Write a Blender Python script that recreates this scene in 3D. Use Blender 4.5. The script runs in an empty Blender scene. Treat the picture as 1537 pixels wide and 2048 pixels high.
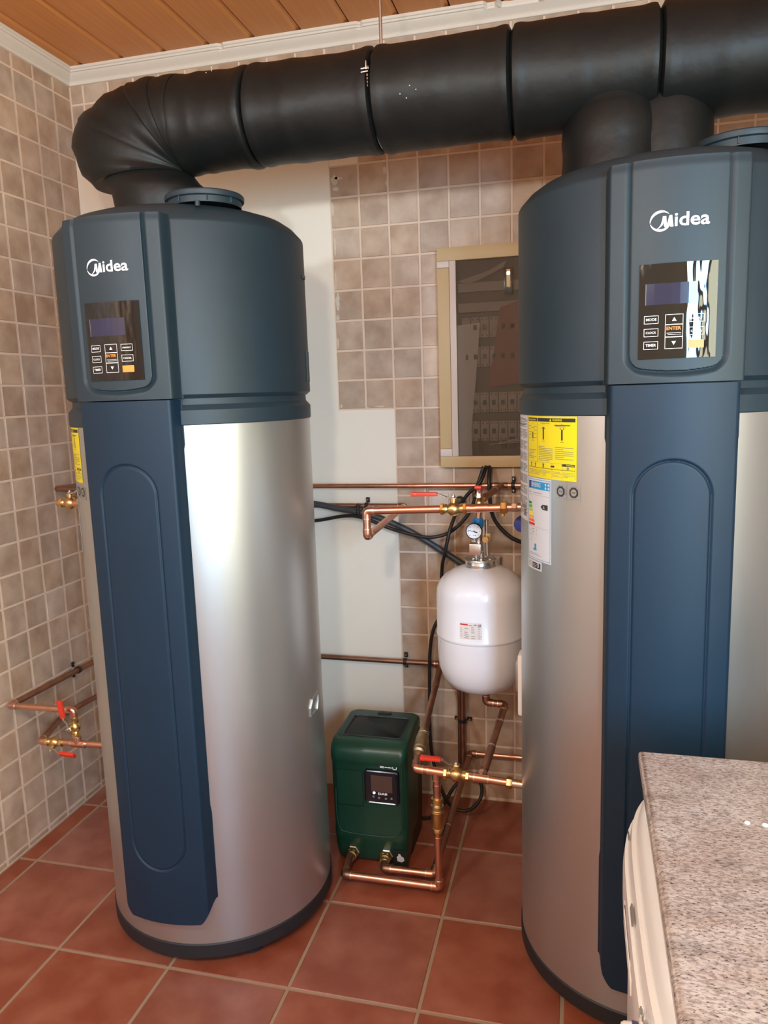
import bpy, bmesh, math, random
from mathutils import Vector, Matrix
random.seed(7)
PI = math.pi
S = bpy.context.scene
COL = S.collection

# ------------------------------------------------------------------ camera
cd = bpy.data.cameras.new('camera'); cam = bpy.data.objects.new('camera', cd); COL.objects.link(cam)
P_, Y_, R_ = .157, -.2522, -.0325
fw = Vector((math.sin(Y_)*math.cos(P_), math.cos(Y_)*math.cos(P_), -math.sin(P_)))
rt = Vector((math.cos(Y_), -math.sin(Y_), 0)); up = rt.cross(fw)
rt, up = (rt*math.cos(R_)+up*math.sin(R_)), (-rt*math.sin(R_)+up*math.cos(R_))
cam.matrix_world = Matrix(((rt.x, up.x, -fw.x, 1.7836), (rt.y, up.y, -fw.y, -2.5743), (rt.z, up.z, -fw.z, 1.4846), (0, 0, 0, 1)))
cd.sensor_fit = 'HORIZONTAL'; cd.sensor_width = 36; cd.lens = 36*1512.635/1537; cd.clip_start = .02
S.camera = cam

# ------------------------------------------------------------------ light and exposure
S.view_settings.view_transform = 'Standard'; S.view_settings.look = 'None'
S.view_settings.gamma = 1; S.view_settings.use_curve_mapping = False
S.view_settings.exposure = 0.0
W = bpy.data.worlds.new('world'); S.world = W; W.use_nodes = True
W.node_tree.nodes['Background'].inputs[0].default_value = (.62, .78, 1, 1)
W.node_tree.nodes['Background'].inputs[1].default_value = 1.0
RX_W = 3.27
def area(name, loc, direction, sx, sy, power, col, spread=180):
    l = bpy.data.lights.new(name, 'AREA'); l.shape = 'RECTANGLE'; l.size = sx; l.size_y = sy; l.energy = power; l.color = col; l.spread = math.radians(spread)
    o = bpy.data.objects.new(name, l); COL.objects.link(o); o.location = loc
    o.rotation_euler = Vector(direction).to_track_quat('-Z', 'Y').to_euler()
    return o
area('daylight_sky', (2.97, -4.15, 1.62), (-.40, 1, -.32), .50, 1.3, 44, (.38, .68, 1), 110)
area('daylight_garden', (2.97, -4.16, 1.55), (0, 1, 0), .50, 1.5, 1.5, (.97, 1, .88))
area('daylight_side', (RX_W, -3.0, 1.6), (-1, 0, 0), 1.65, .95, 54, (1, .99, .72))
TUBE_POWER = 1.0       # emission of the batten's tube
BULB_POWER = 46
BULB_COLOR = (1, .92, .77)

# ------------------------------------------------------------------ materials
def mat(name, col, rough=.5, metal=0, spec=.5, coat=0, noise=None, bump=None, objvar=None, emit=None):
    """noise=(scale, colour2, lo, hi[,detail]); bump=(scale,strength,distance); objvar=amount of brightness change per object"""
    m = bpy.data.materials.new(name); m.use_nodes = True; nt = m.node_tree; N, L = nt.nodes, nt.links
    b = N['Principled BSDF']
    b.inputs['Base Color'].default_value = (*col, 1); b.inputs['Roughness'].default_value = rough
    b.inputs['Metallic'].default_value = metal; b.inputs['Specular IOR Level'].default_value = spec
    b.inputs['Coat Weight'].default_value = coat; b.inputs['Coat Roughness'].default_value = .1
    tc = N.new('ShaderNodeTexCoord'); vec = tc.outputs['Object']; out = None
    if objvar:
        oi = N.new('ShaderNodeObjectInfo'); ad = N.new('ShaderNodeVectorMath'); ad.operation = 'MULTIPLY_ADD'
        cb = N.new('ShaderNodeCombineXYZ')
        for k in range(3): L.new(oi.outputs['Random'], cb.inputs[k])
        L.new(cb.outputs[0], ad.inputs[0]); ad.inputs[1].default_value = (37, 53, 71); L.new(vec, ad.inputs[2]); vec = ad.outputs[0]
    if noise:
        n = N.new('ShaderNodeTexNoise'); n.inputs['Scale'].default_value = noise[0]
        n.inputs['Detail'].default_value = noise[4] if len(noise) > 4 else 4
        L.new(vec, n.inputs['Vector'])
        cr = N.new('ShaderNodeValToRGB'); cr.color_ramp.elements[0].position = noise[2]; cr.color_ramp.elements[1].position = noise[3]
        cr.color_ramp.elements[0].color = (*col, 1); cr.color_ramp.elements[1].color = (*noise[1], 1)
        L.new(n.outputs['Fac'], cr.inputs[0]); out = cr.outputs[0]
    if objvar:
        mp = N.new('ShaderNodeMapRange'); mp.inputs[3].default_value = 1-objvar; mp.inputs[4].default_value = 1+objvar
        L.new(oi.outputs['Random'], mp.inputs[0])
        hs = N.new('ShaderNodeHueSaturation'); L.new(mp.outputs[0], hs.inputs['Value'])
        mp2 = N.new('ShaderNodeMath'); mp2.operation = 'FRACT'; mp3 = N.new('ShaderNodeMath'); mp3.operation = 'MULTIPLY'; mp3.inputs[1].default_value = 7.31
        L.new(oi.outputs['Random'], mp3.inputs[0]); L.new(mp3.outputs[0], mp2.inputs[0])
        mp4 = N.new('ShaderNodeMapRange'); mp4.inputs[3].default_value = .85; mp4.inputs[4].default_value = 1.05
        L.new(mp2.outputs[0], mp4.inputs[0]); L.new(mp4.outputs[0], hs.inputs['Saturation'])
        if out: L.new(out, hs.inputs['Color'])
        else: hs.inputs['Color'].default_value = (*col, 1)
        out = hs.outputs[0]
    if out: L.new(out, b.inputs['Base Color'])
    if bump:
        n2 = N.new('ShaderNodeTexNoise'); n2.inputs['Scale'].default_value = bump[0]; n2.inputs['Detail'].default_value = 5
        L.new(vec, n2.inputs['Vector'])
        bp = N.new('ShaderNodeBump'); bp.inputs['Strength'].default_value = bump[1]; bp.inputs['Distance'].default_value = bump[2]
        L.new(n2.outputs['Fac'], bp.inputs['Height']); L.new(bp.outputs[0], b.inputs['Normal'])
    if emit: b.inputs['Emission Color'].default_value = (*emit[:3], 1); b.inputs['Emission Strength'].default_value = emit[3]
    return m
def glassmat(name, tint, fac=.12):
    m = bpy.data.materials.new(name); m.use_nodes = True; N, L = m.node_tree.nodes, m.node_tree.links
    N.remove(N['Principled BSDF'])
    t = N.new('ShaderNodeBsdfTransparent'); t.inputs[0].default_value = (*tint, 1)
    g = N.new('ShaderNodeBsdfGlossy'); g.inputs['Roughness'].default_value = .01
    fr = N.new('ShaderNodeFresnel'); fr.inputs[0].default_value = 1.5
    mx = N.new('ShaderNodeMixShader'); L.new(fr.outputs[0], mx.inputs[0]); L.new(t.outputs[0], mx.inputs[1]); L.new(g.outputs[0], mx.inputs[2])
    L.new(mx.outputs[0], N['Material Output'].inputs[0])
    return m
M = {}
M['wall_tile'] = mat('wall_tile', (.41, .265, .175), .40, noise=(13, (.61, .45, .325), .33, .72, 7), bump=(60, .25, .002), objvar=.09)
M['wall_grout'] = mat('wall_grout', (.76, .58, .44), .85, bump=(120, .3, .002))
M['plaster'] = mat('plaster', (.88, .795, .675), .38, noise=(3, (.90, .82, .70), .4, .7), bump=(25, .06, .002))
M['filler'] = mat('filler', (.68, .60, .5), .8, noise=(60, (.6, .5, .4), .4, .7))
M['floor_tile'] = mat('floor_tile', (.255, .062, .030), .38, noise=(9, (.35, .118, .068), .38, .72, 7), bump=(45, .3, .002), objvar=.07)
M['floor_grout'] = mat('floor_grout', (.34, .25, .17), .9, bump=(150, .4, .002))
M['cornice'] = mat('cornice', (.74, .66, .57), .6, bump=(40, .1, .002))
def plankmat():
    m = mat('ceiling_wood', (.40, .165, .045), .45, objvar=.05)
    N, L = m.node_tree.nodes, m.node_tree.links; b = N['Principled BSDF']
    tc = N.new('ShaderNodeTexCoord'); mp = N.new('ShaderNodeMapping'); mp.inputs['Scale'].default_value = (60, 2.5, 20)
    L.new(tc.outputs['Object'], mp.inputs[0]); n = N.new('ShaderNodeTexNoise'); n.inputs['Scale'].default_value = 1.5; n.inputs['Detail'].default_value = 8
    L.new(mp.outputs[0], n.inputs['Vector']); cr = N.new('ShaderNodeValToRGB')
    cr.color_ramp.elements[0].position = .3; cr.color_ramp.elements[1].position = .75
    cr.color_ramp.elements[0].color = (.58, .215, .05, 1); cr.color_ramp.elements[1].color = (.66, .255, .062, 1)
    L.new(n.outputs['Fac'], cr.inputs[0])
    L.new(cr.outputs[0], b.inputs['Base Color'])
    return m
M['ceiling_wood'] = plankmat()
M['dark_gap'] = mat('dark_gap', (.06, .03, .015), .9)
M['paint'] = mat('wall_paint', (.62, .56, .47), .8)
M['heater_plastic'] = mat('heater_plastic', (.0165, .0335, .047), .48, spec=.42, bump=(900, .18, .0006), noise=(5, (.018, .037, .051), .4, .6))
M['heater_cover'] = mat('heater_cover', (.0042, .0220, .046), .5, spec=.38, bump=(900, .18, .0006), noise=(5, (.005, .0235, .049), .4, .6))
M['silver'] = mat('silver_sheet', (.52, .545, .545), .36, metal=.85, noise=(3, (.54, .56, .565), .4, .7), bump=(500, .05, .0004))
M['base_plastic'] = mat('base_plastic', (.016, .018, .022), .55)
M['foam'] = mat('black_foam_insulation', (.007, .0085, .009), .46, spec=.36, noise=(12, (.010, .0115, .011), .4, .7, 6), bump=(18, .35, .006))
M['seam_tape'] = mat('seam_tape', (.012, .013, .013), .7)
M['copper'] = mat('copper', (.80, .45, .32), .30, metal=1, noise=(18, (.60, .34, .25), .45, .75, 5))
M['copper_dull'] = mat('copper_dull', (.34, .19, .14), .45, metal=1, noise=(22, (.48, .26, .18), .4, .7, 5))
M['solder'] = mat('solder', (.75, .66, .56), .35, metal=1)
M['brass'] = mat('brass', (.76, .56, .24), .3, metal=1, noise=(30, (.66, .45, .2), .4, .7))
M['brass_dull'] = mat('brass_dull', (.40, .31, .18), .45, metal=1, noise=(30, (.5, .4, .25), .4, .7))
M['steel'] = mat('steel', (.70, .68, .65), .28, metal=1)
M['chrome'] = mat('chrome', (.85, .83, .80), .12, metal=1)
M['red_grip'] = mat('red_grip', (.74, .045, .02), .42)
M['black_rubber'] = mat('black_rubber', (.015, .014, .013), .45)
M['conduit'] = mat('conduit_grey', (.05, .055, .06), .4)
M['black_gloss'] = mat('black_gloss', (.004, .004, .005), .05, spec=.6)
M['vessel'] = mat('vessel_paint', (.80, .80, .83), .22, spec=.5, coat=.3)
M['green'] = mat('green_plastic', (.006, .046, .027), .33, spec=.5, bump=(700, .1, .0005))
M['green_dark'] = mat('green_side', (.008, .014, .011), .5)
M['grille'] = mat('dark_lid', (.02, .021, .026), .35)
M['bezel'] = mat('bezel', (.008, .009, .014), .18)
M['lcd_brown'] = mat('lcd_brown', (.085, .05, .04), .15)
M['lcd_blue'] = mat('lcd_blue', (.018, .02, .055), .12)
M['white'] = mat('white_plastic', (.80, .79, .76), .35)
M['sock'] = mat('socket_beige', (.62, .52, .44), .4)
M['ink'] = mat('ink', (.03, .03, .03), .6)
M['greyink'] = mat('grey_ink', (.22, .21, .2), .6)
M['logo_white'] = mat('logo_white', (.88, .90, .92), .4)
M['orange'] = mat('orange_print', (.85, .30, .04), .4)
M['yellow'] = mat('yellow_sticker', (.80, .68, .01), .4)
M['sticker_white'] = mat('sticker_white', (.62, .65, .69), .4)
M['sticker_blue'] = mat('sticker_blue', (.02, .30, .62), .4)
M['sticker_navy'] = mat('sticker_navy', (.03, .05, .28), .4)
for i, c in enumerate([(.0, .30, .08), (.10, .45, .05), (.45, .62, .05), (.90, .78, .02), (.85, .42, .04), (.80, .16, .03), (.70, .02, .02)]):
    M['energy%d' % i] = mat('energy_bar_%s' % 'abcdefg'[i], c, .4)
M['red_ink'] = mat('red_ink', (.6, .03, .02), .5)
M['blue_plastic'] = mat('blue_plastic', (.01, .20, .48), .35)
M['cab_beige'] = mat('cabinet_beige', (.56, .40, .20), .45)
M['cab_white'] = mat('cabinet_white', (.66, .56, .50), .4)
M['cab_dark'] = mat('cabinet_interior', (.13, .09, .07), .6)
M['breaker'] = mat('breaker_grey', (.34, .28, .25), .5)
M['paper'] = mat('paper', (.55, .54, .53), .7)
M['reflection_red'] = mat('reflection_red', (.24, .06, .035), .6)  # red-brown of the room's reflection in the door glass, as a colour
M['cab_glass'] = glassmat('smoked_glass', (.74, .71, .69))
M['clear_glass'] = glassmat('window_glass', (.97, .98, .98))
M['cream'] = mat('cream_enamel', (.74, .75, .74), .28, coat=.2)
M['knob_blue'] = mat('knob_blue', (.06, .06, .14), .35)
M['frame_white'] = mat('window_frame_white', (.7, .7, .68), .4)
M['tube'] = mat('lamp_tube', (.9, .9, .9), .4, emit=(1, .93, .86, TUBE_POWER))
M['bulb'] = mat('lamp_bulb', (.9, .9, .9), .4, emit=(1, .95, .85, 10))
M['led'] = mat('led_white', (.9, .9, 1), .4, emit=(.8, .85, 1, 2.0))
def granite():
    m = bpy.data.materials.new('granite'); m.use_nodes = True; N, L = m.node_tree.nodes, m.node_tree.links; b = N['Principled BSDF']
    tc = N.new('ShaderNodeTexCoord'); mp = N.new('ShaderNodeMapping'); mp.inputs['Rotation'].default_value = (0, 0, .55); mp.inputs['Scale'].default_value = (1, 2.3, 1)
    L.new(tc.outputs['Object'], mp.inputs[0])
    def noise(sc, det, ro=.6):
        n = N.new('ShaderNodeTexNoise'); n.inputs['Scale'].default_value = sc; n.inputs['Detail'].default_value = det; n.inputs['Roughness'].default_value = ro
        L.new(mp.outputs[0], n.inputs['Vector']); return n.outputs['Fac']
    def ramp(f, a, ca, c, cc):
        r = N.new('ShaderNodeValToRGB'); r.color_ramp.elements[0].position = a; r.color_ramp.elements[1].position = c
        r.color_ramp.elements[0].color = (*ca, 1); r.color_ramp.elements[1].color = (*cc, 1); L.new(f, r.inputs[0]); return r.outputs[0]
    base = ramp(noise(7, 5), .35, (.42, .35, .32), .68, (.56, .52, .51))
    mid = ramp(noise(120, 3), .40, (.28, .22, .20), .56, (1, 1, 1))
    fleck = ramp(noise(190, 2, .5), .33, (.06, .06, .07), .41, (1, 1, 1))
    vein = ramp(noise(6, 9, .75), .37, (.40, .38, .40), .47, (1, 1, 1))
    def mul(a, c, f):
        x = N.new('ShaderNodeMixRGB'); x.blend_type = 'MULTIPLY'; x.inputs[0].default_value = f; L.new(a, x.inputs[1]); L.new(c, x.inputs[2]); return x.outputs[0]
    o = mul(mul(mul(base, mid, .55), fleck, .8), vein, .55)
    L.new(o, b.inputs['Base Color']); b.inputs['Roughness'].default_value = .2
    return m
M['granite'] = granite()
def filmmat():
    m = mat('wrinkled_film', (.004, .004, .005), .04, spec=.6)
    N, L = m.node_tree.nodes, m.node_tree.links; b = N['Principled BSDF']
    tc = N.new('ShaderNodeTexCoord'); mp = N.new('ShaderNodeMapping'); mp.inputs['Scale'].default_value = (26, 26, 7); L.new(tc.outputs['Object'], mp.inputs[0])
    n = N.new('ShaderNodeTexNoise'); n.inputs['Scale'].default_value = 1.2; n.inputs['Detail'].default_value = 2; L.new(mp.outputs[0], n.inputs['Vector'])
    bp = N.new('ShaderNodeBump'); bp.inputs['Strength'].default_value = .55; bp.inputs['Distance'].default_value = .004
    L.new(n.outputs['Fac'], bp.inputs['Height']); L.new(bp.outputs[0], b.inputs['Normal'])
    return m
M['film'] = filmmat()

# ------------------------------------------------------------------ mesh helpers
class MB:
    """collects faces of several shapes, builds ONE mesh object"""
    def __init__(s): s.v, s.f, s.m, s.mats = [], [], [], []
    def mi(s, m):
        if m not in s.mats: s.mats.append(m)
        return s.mats.index(m)
    def add(s, vs, fs, m):
        o = len(s.v); s.v += [tuple(v) for v in vs]; k = s.mi(m)
        for f in fs: s.f.append(tuple(i+o for i in f)); s.m.append(k)
        return s
    def box(s, c, d, m, R=None, ch=0):
        x, y, z = d[0]/2, d[1]/2, d[2]/2
        if ch <= 0:
            vs = [(-x, -y, -z), (x, -y, -z), (x, y, -z), (-x, y, -z), (-x, -y, z), (x, -y, z), (x, y, z), (-x, y, z)]
            fs = [(0, 3, 2, 1), (4, 5, 6, 7), (0, 1, 5, 4), (1, 2, 6, 5), (2, 3, 7, 6), (3, 0, 4, 7)]
        else:
            bm = bmesh.new(); bmesh.ops.create_cube(bm, size=1); bmesh.ops.scale(bm, vec=d, verts=bm.verts)
            bmesh.ops.bevel(bm, geom=bm.edges[:], offset=ch, segments=2, affect='EDGES', profile=.6)
            vs = [tuple(v.co) for v in bm.verts]; bm.verts.index_update(); fs = [tuple(v.index for v in f.verts) for f in bm.faces]; bm.free()
        if R is not None: vs = [R @ Vector(v) for v in vs]
        return s.add([(v[0]+c[0], v[1]+c[1], v[2]+c[2]) for v in vs], fs, m)
    def lathe(s, prof, m, c=(0, 0, 0), axis='Z', n=48, caps=True, a0=0, a1=2*PI):
        """prof: (r, h) list"""
        vs, fs = [], []; full = abs(a1-a0-2*PI) < 1e-6; nn = n if full else n+1
        for r, h in prof:
            for i in range(nn):
                a = a0+(a1-a0)*i/n; x, y, z = r*math.cos(a), r*math.sin(a), h
                if axis == 'X': x, y, z = z, x, y
                elif axis == 'Y': x, y, z = y, z, x
                elif isinstance(axis, Matrix): x, y, z = axis @ Vector((x, y, z))
                vs.append((x+c[0], y+c[1], z+c[2]))
        for j in range(len(prof)-1):
            for i in range(n):
                k = (i+1) % nn; fs.append((j*nn+i, j*nn+k, (j+1)*nn+k, (j+1)*nn+i))
        if caps and full:
            fs.append(tuple(range(nn))[::-1]); fs.append(tuple((len(prof)-1)*nn+i for i in range(nn)))
        return s.add(vs, fs, m)
    def cyl(s, p0, p1, r, m, n=24, r1=None, caps=True):
        p0, p1 = Vector(p0), Vector(p1); d = p1-p0; R = d.to_track_quat('Z', 'Y').to_matrix()
        return s.lathe([(r, 0), (r if r1 is None else r1, d.length)], m, p0, R, n, caps)
    def rev(s, p0, p1, prof, m, n=24):
        """lathe along p0->p1; prof (r, t 0..1)"""
        p0, p1 = Vector(p0), Vector(p1); d = p1-p0; R = d.to_track_quat('Z', 'Y').to_matrix()
        return s.lathe([(r, t*d.length) for r, t in prof], m, p0, R, n)
    def sweep(s, pts, rad, m, n=16, closed=False, squash=None):
        """tube along points; rad float or list"""
        P = [Vector(p) for p in pts]; k = len(P); rad = rad if isinstance(rad, (list, tuple)) else [rad]*k
        T = [(P[min(i+1, k-1)]-P[max(i-1, 0)]).normalized() for i in range(k)]
        u = T[0].orthogonal().normalized(); vs = []
        for i in range(k):
            u = (u - T[i]*u.dot(T[i])).normalized(); w = T[i].cross(u)
            for j in range(n):
                a = 2*PI*j/n; vs.append(P[i]+(u*math.cos(a)+w*math.sin(a))*rad[i])
        fs = [(i*n+j, i*n+(j+1) % n, (i+1)*n+(j+1) % n, (i+1)*n+j) for i in range(k-1) for j in range(n)]
        fs.append(tuple(range(n))[::-1]); fs.append(tuple((k-1)*n+j for j in range(n)))
        return s.add(vs, fs, m)
    def hexnut(s, p0, p1, r, m):
        p0, p1 = Vector(p0), Vector(p1); d = p1-p0; R = d.to_track_quat('Z', 'Y').to_matrix(); h = d.length
        return s.lathe([(r*.9, 0), (r, h*.12), (r, h*.88), (r*.9, h)], m, p0, R, 6)
    def prism(s, poly, z0, z1, m, f=lambda x, y, z: (x, y, z)):
        n = len(poly); vs = [f(x, y, z0) for x, y in poly]+[f(x, y, z1) for x, y in poly]
        fs = [tuple(range(n))[::-1], tuple(range(n, 2*n))]+[(i, (i+1) % n, n+(i+1) % n, n+i) for i in range(n)]
        return s.add(vs, fs, m)
    def build(s, name, parent=None, smooth=35, loc=None, **props):
        me = bpy.data.meshes.new(name); me.from_pydata(s.v, [], s.f)
        for m in s.mats: me.materials.append(M[m])
        me.polygons.foreach_set('material_index', s.m); 
        bm = bmesh.new(); bm.from_mesh(me); bmesh.ops.recalc_face_normals(bm, faces=bm.faces); bm.to_mesh(me); bm.free()
        if smooth:
            me.polygons.foreach_set('use_smooth', [True]*len(me.polygons)); me.set_sharp_from_angle(angle=math.radians(smooth))
        me.update(); return link(name, me, parent, loc, **props)
def link(name, me, parent=None, loc=None, **props):
    o = bpy.data.objects.new(name, me); COL.objects.link(o)
    if parent is not None:
        o.parent = parent
    if loc is not None: o.location = loc
    for k, v in props.items(): o[k] = v
    return o
def thing(name, label, cat, loc=(0, 0, 0), group=None):
    o = bpy.data.objects.new(name, None); COL.objects.link(o); o.location = loc; o.empty_display_size = .05
    o['label'] = label; o['category'] = cat
    if group: o['group'] = group
    return o
class Local:
    """wraps MB.build so world-coordinate shapes land under a parent placed at loc"""
def wbuild(mb, name, parent, smooth=35, **props):
    """mb is in world coordinates, parent sits at a location: shift the verts so the part is local"""
    root = parent
    off = Vector((0, 0, 0)); q = parent
    while q is not None: off += q.location; q = q.parent
    mb.v = [(v[0]-off.x, v[1]-off.y, v[2]-off.z) for v in mb.v]
    return mb.build(name, parent, smooth, **props)
def round_path(pts, r, n=6):
    """polyline with rounded corners"""
    P = [Vector(p) for p in pts]; out = [P[0]]
    for i in range(1, len(P)-1):
        a, b, c = P[i-1], P[i], P[i+1]; d0 = (a-b).normalized(); d1 = (c-b).normalized()
        q = min(r, (a-b).length*.45, (c-b).length*.45)
        s0, s1 = b+d0*q, b+d1*q
        for k in range(n+1):
            t = k/n; out.append(s0*(1-t)**2+b*2*t*(1-t)+s1*t*t)
    out.append(P[-1]); return out
def catmull(pts, n=8):
    P = [Vector(p) for p in pts]; P = [P[0]*2-P[1]]+P+[P[-1]*2-P[-2]]; out = []
    for i in range(1, len(P)-2):
        for k in range(n):
            t = k/n; out.append(.5*((2*P[i])+(P[i+1]-P[i-1])*t+(2*P[i-1]-5*P[i]+4*P[i+1]-P[i+2])*t*t+(-P[i-1]+3*P[i]-3*P[i+1]+P[i+2])*t**3))
    out.append(P[-2]); return out
_tc = {}
def text2d(s, size=1.0, bold=0.0, shear=0.0, space=1.0):
    """flat text as (verts2d, faces), origin at left of the baseline"""
    k = (s, bold, shear, space)
    if k not in _tc:
        c = bpy.data.curves.new('t', 'FONT'); c.body = s; c.size = 1; c.offset = bold; c.shear = shear; c.space_character = space; c.resolution_u = 3
        o = bpy.data.objects.new('t', c); COL.objects.link(o); me = bpy.data.meshes.new_from_object(o.evaluated_get(bpy.context.evaluated_depsgraph_get()))
        _tc[k] = ([(v.co.x, v.co.y) for v in me.vertices], [tuple(p.vertices) for p in me.polygons])
        bpy.data.objects.remove(o); bpy.data.curves.remove(c); bpy.data.meshes.remove(me)
    vs, fs = _tc[k]; return [(x*size, y*size) for x, y in vs], fs
def text_into(mb, s, w, x0, y0, m, f, bold=0., centre=False, h=None, shear=0.):
    """place text scaled to width w at (x0,y0), mapping f(x,y)->3D"""
    vs, fs = text2d(s, 1, bold, shear); xs = [v[0] for v in vs]; ys = [v[1] for v in vs]
    if not xs: return
    k = w/(max(xs)-min(xs)); ky = k if h is None else h/(max(ys)-min(ys)); mx = min(xs); my = min(ys)
    mb.add([f(x0+(x-mx)*k, y0+(y-my)*ky) for x, y in vs], fs, m)
HIDE = []

# ================================================================== ROOM
t = .1015; RX1 = 3.3; RY0 = -4.2; H = 2.656
# floor: sub-floor with grout, tiles on it
fl = MB().box(((RX1)/2, RY0/2, -.0518), (RX1+.2, -RY0+.2, .10), 'floor_grout').build('floor', smooth=None, kind='structure')
T = .3377; fx, fy = .0703, -.9921; g = .0035
def tile_mesh(name, w, h, th, mt, ch=.0015, plane='XY'):
    """chamfered tile; front face towards +n"""
    a, b = w/2, h/2; vs = [(-a, -b, 0), (a, -b, 0), (a, b, 0), (-a, b, 0), (-a, -b, th-ch), (a, -b, th-ch), (a, b, th-ch), (-a, b, th-ch),
                         (-a+ch, -b+ch, th), (a-ch, -b+ch, th), (a-ch, b-ch, th), (-a+ch, b-ch, th)]
    fs = [(0, 1, 5, 4), (1, 2, 6, 5), (2, 3, 7, 6), (3, 0, 4, 7), (4, 5, 9, 8), (5, 6, 10, 9), (6, 7, 11, 10), (7, 4, 8, 11), (8, 9, 10, 11)]
    if plane == 'XZ': vs = [(x, -z, y) for x, y, z in vs]      # back wall, faces -y
    if plane == 'YZ': vs = [(z, x, y) for x, y, z in vs]        # left wall, faces +x
    if plane == 'YZr': vs = [(-z, x, y) for x, y, z in vs]      # right wall, faces -x
    me = bpy.data.meshes.new(name); me.from_pydata(vs, [], fs); me.materials.append(M[mt])
    bm = bmesh.new(); bm.from_mesh(me)
    bmesh.ops.recalc_face_normals(bm, faces=bm.faces)
    top = max(bm.faces, key=lambda f: f.calc_area()); want = {'XY': (0, 0, 1), 'XZ': (0, -1, 0), 'YZ': (1, 0, 0), 'YZr': (-1, 0, 0)}[plane]
    if top.normal.dot(Vector(want)) < 0: bmesh.ops.reverse_faces(bm, faces=bm.faces)
    bm.to_mesh(me); bm.free(); return me
_tm = {}
def put_tile(parent, u0, u1, v0, v1, plane, mt, name, th=.006, at=0., g2=.0036):
    w, h = round(u1-u0-2*g2, 4), round(v1-v0-2*g2, 4)
    if w < .006 or h < .006: return
    k = (w, h, plane, mt)
    if k not in _tm: _tm[k] = tile_mesh(name, w, h, th, mt, .0016 if mt != 'floor_tile' else .002, plane)
    cu, cv = (u0+u1)/2, (v0+v1)/2; j = random.uniform(-.0005, .0004)
    loc = {'XY': (cu, cv, at-th+j), 'XZ': (cu, at+th-j, cv), 'YZ': (at-th+j, cu, cv), 'YZr': (at+th-j, cu, cv)}[plane]
    return link(name, _tm[k], parent, loc)
for i in range(-1, 10):
    for j in range(-10, 4):
        x0, x1 = max(0, fx+T*i), min(RX1, fx+T*(i+1)); y0, y1 = max(RY0, fy+T*j), min(0, fy+T*(j+1))
        if x1-x0 > .01 and y1-y0 > .01: put_tile(fl, x0, x1, y0, y1, 'XY', 'floor_tile', 'floor_tile', at=0., g2=.0040)
# back wall
PX0, PX1 = .9667, .9667+2*t; bz = 2.138; ZC = 2.6155
wb = MB().box((RX1/2, .052, H/2), (RX1+.2, .10, H+.1), 'wall_grout').build('wall_back', smooth=None, kind='structure')
# smooth plastered patch (two rectangles joined), 2 mm proud of the grout
mb = MB(); zt = bz+3*t
for (x0, x1, z0, z1) in ((.0, PX0-.001, .0, zt), (PX0-.001, PX1-.001, 0, bz-7*t-.002)):
    mb.box(((x0+x1)/2, .003, (z0+z1)/2), (x1-x0, .0065, z1-z0), 'plaster')
mb.build('plaster_patch', wb, None)
ntile = 0; stuff = MB()
for c in range(-11, 24):
    for r in range(-5, 22):
        x0, x1 = PX0+c*t, PX0+(c+1)*t; z1 = bz-r*t; z0 = z1-t
        z1c, z0c, x0c, x1c = min(z1, ZC), max(z0, 0), max(x0, 0), min(x1, RX1)
        if z1c-z0c < .01 or x1c-x0c < .01: continue
        if c < 0 and z0 < zt-.01: continue
        if c < 2 and r >= 7: continue
        if c == 0 and -3 <= r <= -2 : continue
        vis = c <= 8 and ((x0 < .35 or c >= 0) and (z1 < 2.26 or z0 > 2.4))
        if vis: put_tile(wb, x0c, x1c, z0c, z1c, 'XZ', 'wall_tile', 'wall_tile'); ntile += 1
        else:
            a, b_ = (x0c+x1c)/2, (z0c+z1c)/2; stuff.box((a, .003, b_), (x1c-x0c-.0072, .006, z1c-z0c-.0072), 'wall_tile')
stuff.build('wall_tile', wb, None, kind='stuff')
mb = MB(); mb.box((PX0+t*.5, .0032, bz+2.5*t), (t, .0064, 2*t+.1), 'plaster'); mb.build('plaster_strip', wb, None)
# smears of filler left on the edge tiles
mb = MB()
def blob(cx, cz, w, h, n=11):
    pts = [(cx+w*math.cos(2*PI*i/n)*random.uniform(.6, 1.2), cz+h*math.sin(2*PI*i/n)*random.uniform(.6, 1.2)) for i in range(n)]
    mb.prism(pts, 0, .0006, 'filler', lambda x, y, z: (x, -.0002-z, y))
for q in ((.985, 2.195, .012, .018), (1.0, 2.20, .02, .006), (.99, 2.165, .012, .008), (1.16, 2.21, .006, .016), (1.165, 2.17, .004, .01), (.975, 2.10, .004, .03), (.978, 1.98, .004, .03), (.975, 1.87, .004, .035),
          (.98, 1.80, .008, .03), (.978, 1.745, .006, .012), (.975, 1.66, .004, .02), (.978, 1.44, .005, .006), (1.07, 1.432, .01, .004), (1.12, 1.436, .02, .003), (1.172, 1.60, .003, .02)): blob(*q)
mb.build('filler_smear', wb, None, kind='stuff')
# left wall
wl = MB().box((-.052, RY0/2, H/2), (.10, -RY0+.2, H+.1), 'wall_grout').build('wall_left', smooth=None, kind='structure')
ly, lz = -.5009, 1.3421; stuff = MB()
for c in range(-37, 6):
    for r in range(-13, 14):
        y0, y1 = ly+c*t, ly+(c+1)*t; z1 = lz-r*t; z0 = z1-t
        z1c, z0c, y0c, y1c = min(z1, ZC), max(z0, 0), max(y0, RY0), min(y1, 0)
        if z1c-z0c < .01 or y1c-y0c < .01: continue
        if -7 <= c <= 4: put_tile(wl, y0c, y1c, z0c, z1c, 'YZ', 'wall_tile', 'wall_tile')
        else: stuff.box((-.003, (y0c+y1c)/2, (z0c+z1c)/2), (.006, y1c-y0c-.0072, z1c-z0c-.0072), 'wall_tile')
stuff.build('wall_tile', wl, None, kind='stuff')
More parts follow.
